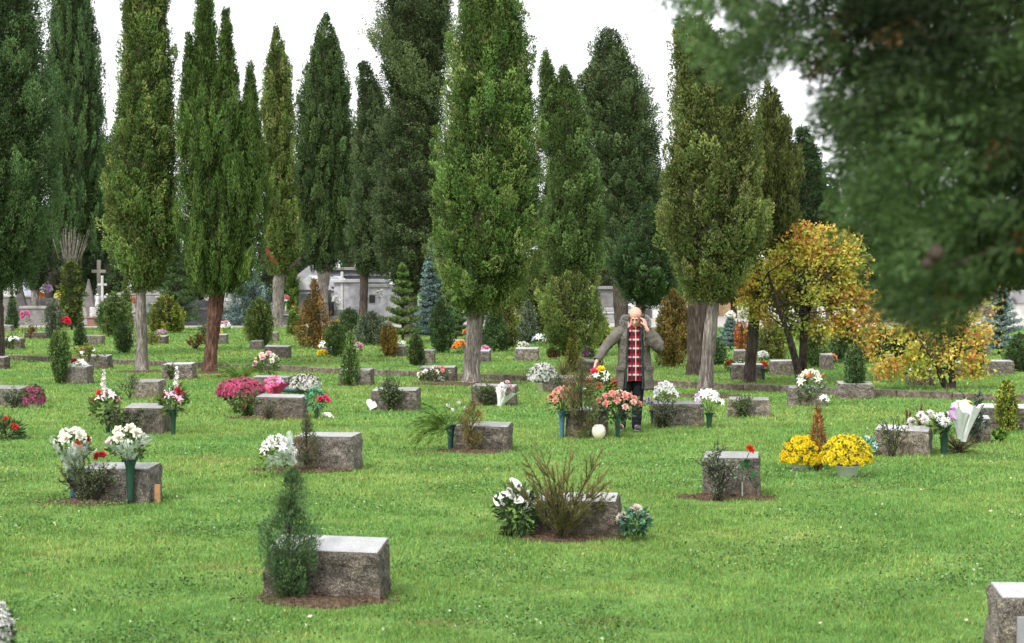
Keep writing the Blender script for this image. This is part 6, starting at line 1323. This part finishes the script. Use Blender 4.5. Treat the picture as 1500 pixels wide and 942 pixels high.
    g = Geo(); e = Vector(LEL); g.add(*sleeve([(.12, .02, 1.325), (.235, .01, 1.28), (.315, -.03, 1.19), tuple(e+Vector((.012, .0, -.005))), tuple(e+Vector((-.075, -.05, .05))), tuple(Vector(LWR)*.93+e*.07)], [.085, .092, .086, .076, .070, .052], .06)); part('sleeve', g.mesh('sleeve', coat, True), o)
    # facing, zip tape, pocket flaps
    for sx, (xa, xb) in ((-1, (-.055, -.09)), (1, (.12, .137))):
        g = Geo(); z = np.linspace(1.36, .56, 14); P = np.stack([np.linspace(xa, xb, 14)+.004*np.sin(z*30), -.135-.045*np.linspace(0, 1, 14), z], 1); P[0] += [0, .05, 0]; P[1] += [0, .015, 0]
        g.add(*tube(P, .014, .014, 6), C=(1,1,1)); part('zip_facing', g.mesh('zip_facing', lin, True), o)
    for x, y, z, rz in ((.235, -.135, .80, .65), (-.165, -.135, .80, -.65), (.205, -.135, 1.12, .6)):
        part('pocket_flap', box_mesh('pocket_flap', coat, [(0, 0, 0, .13, .018, .06)], .006), o, (x, y, z), rot=(R(4), 0, rz))
    # hood with fur trim
    bm = bmesh.new(); ell(bm, (.07, .135, 1.40), (.15, .10, .085)); ell(bm, (.16, .08, 1.40), (.08, .08, .06)); ell(bm, (-.03, .09, 1.395), (.08, .08, .055))
    part('hood', fuse(bm, .012, coat, 'hood', 3), o)
    rn = np.random.default_rng(8); g = Geo(); t = rn.uniform(0, 1, 5200); a = PI*(-.18+1.36*t)
    C = np.stack([.055+.165*np.cos(a), .03+.13*np.sin(a), 1.425+.055*np.sin(a)-.03*np.cos(a)*0+.02*np.sin(a*3)], 1)
    D = nrm(rn.normal(size=(5200, 3))+np.array([0, 0, .35])); V, Fq = leafquads(C+D*.018, D, rn.uniform(.025, .05, 5200), .0045, rn); g.add(V, Fq, np.array([.30,.29,.28])*rn.uniform(.35, 1.7, 5200)[:, None]); part('fur_trim', g.mesh('fur_trim', M_LEAF), o)
    return r
MAN = person()
# ------------------------------------------------------------------ white object at the lower left corner
mum(-12, 930, 52, 96, 992, 0, 0, WHITE, 'white flowers just entering at the lower left corner', n=120, size=.05)
build_grass()
# ------------------------------------------------------------------ camera, light, sky
cam = bpy.data.cameras.new('camera'); co = link('camera', cam); SC.camera = co
co.location = (0, 0, CH); co.rotation_euler = (PI/2-TH, 0, 0); cam.sensor_width = 36; cam.lens = F/1500*36; cam.clip_start = .1; cam.clip_end = 3000
cam.dof.use_dof = True; cam.dof.focus_distance = 22.6; cam.dof.aperture_fstop = 5.2
SE, SA = 48, 215     # sun height and compass direction (behind the camera, a little left)
sun = bpy.data.lights.new('sun', 'SUN'); so = link('sun', sun); sun.energy = 2.0; sun.angle = R(10); sun.color = (1, .96, .9)
az = R(SA); dv = Vector((math.sin(az)*math.cos(R(SE)), math.cos(az)*math.cos(R(SE)), math.sin(R(SE)))); so.rotation_euler = dv.to_track_quat('Z', 'Y').to_euler()
w = bpy.data.worlds.new('World'); SC.world = w; w.use_nodes = True; nt = w.node_tree; bg = nt.nodes['Background']
sky = nt.nodes.new('ShaderNodeTexSky'); sky.sky_type = 'NISHITA'; sky.sun_disc = False; sky.sun_elevation = R(SE); sky.sun_rotation = R(SA); sky.dust_density = 6; sky.air_density = 1.2
hs = nt.nodes.new('ShaderNodeHueSaturation'); hs.inputs['Saturation'].default_value = .18; nt.links.new(sky.outputs[0], hs.inputs['Color'])
tc = nt.nodes.new('ShaderNodeTexCoord'); no = nt.nodes.new('ShaderNodeTexNoise'); no.inputs['Scale'].default_value = 2.2; no.inputs['Detail'].default_value = 5; nt.links.new(tc.outputs['Generated'], no.inputs['Vector'])
rp = nt.nodes.new('ShaderNodeValToRGB'); rp.color_ramp.elements[0].position = .3; rp.color_ramp.elements[0].color = (8.0, 8.1, 8.4, 1); rp.color_ramp.elements[1].position = .7; rp.color_ramp.elements[1].color = (11, 11, 11.2, 1); nt.links.new(no.outputs['Fac'], rp.inputs['Fac'])
mx = nt.nodes.new('ShaderNodeMix'); mx.data_type = 'RGBA'; mx.inputs[0].default_value = .75; nt.links.new(hs.outputs[0], mx.inputs[6]); nt.links.new(rp.outputs[0], mx.inputs[7])
nt.links.new(mx.outputs[2], bg.inputs['Color']); bg.inputs['Strength'].default_value = .13
SC.view_settings.view_transform = 'Standard'; SC.view_settings.look = 'None'; SC.view_settings.exposure = 0.8; SC.view_settings.gamma = 1
SC.render.engine = 'CYCLES'; SC.cycles.max_bounces = 6; SC.cycles.transparent_max_bounces = 8; SC.cycles.diffuse_bounces = 3
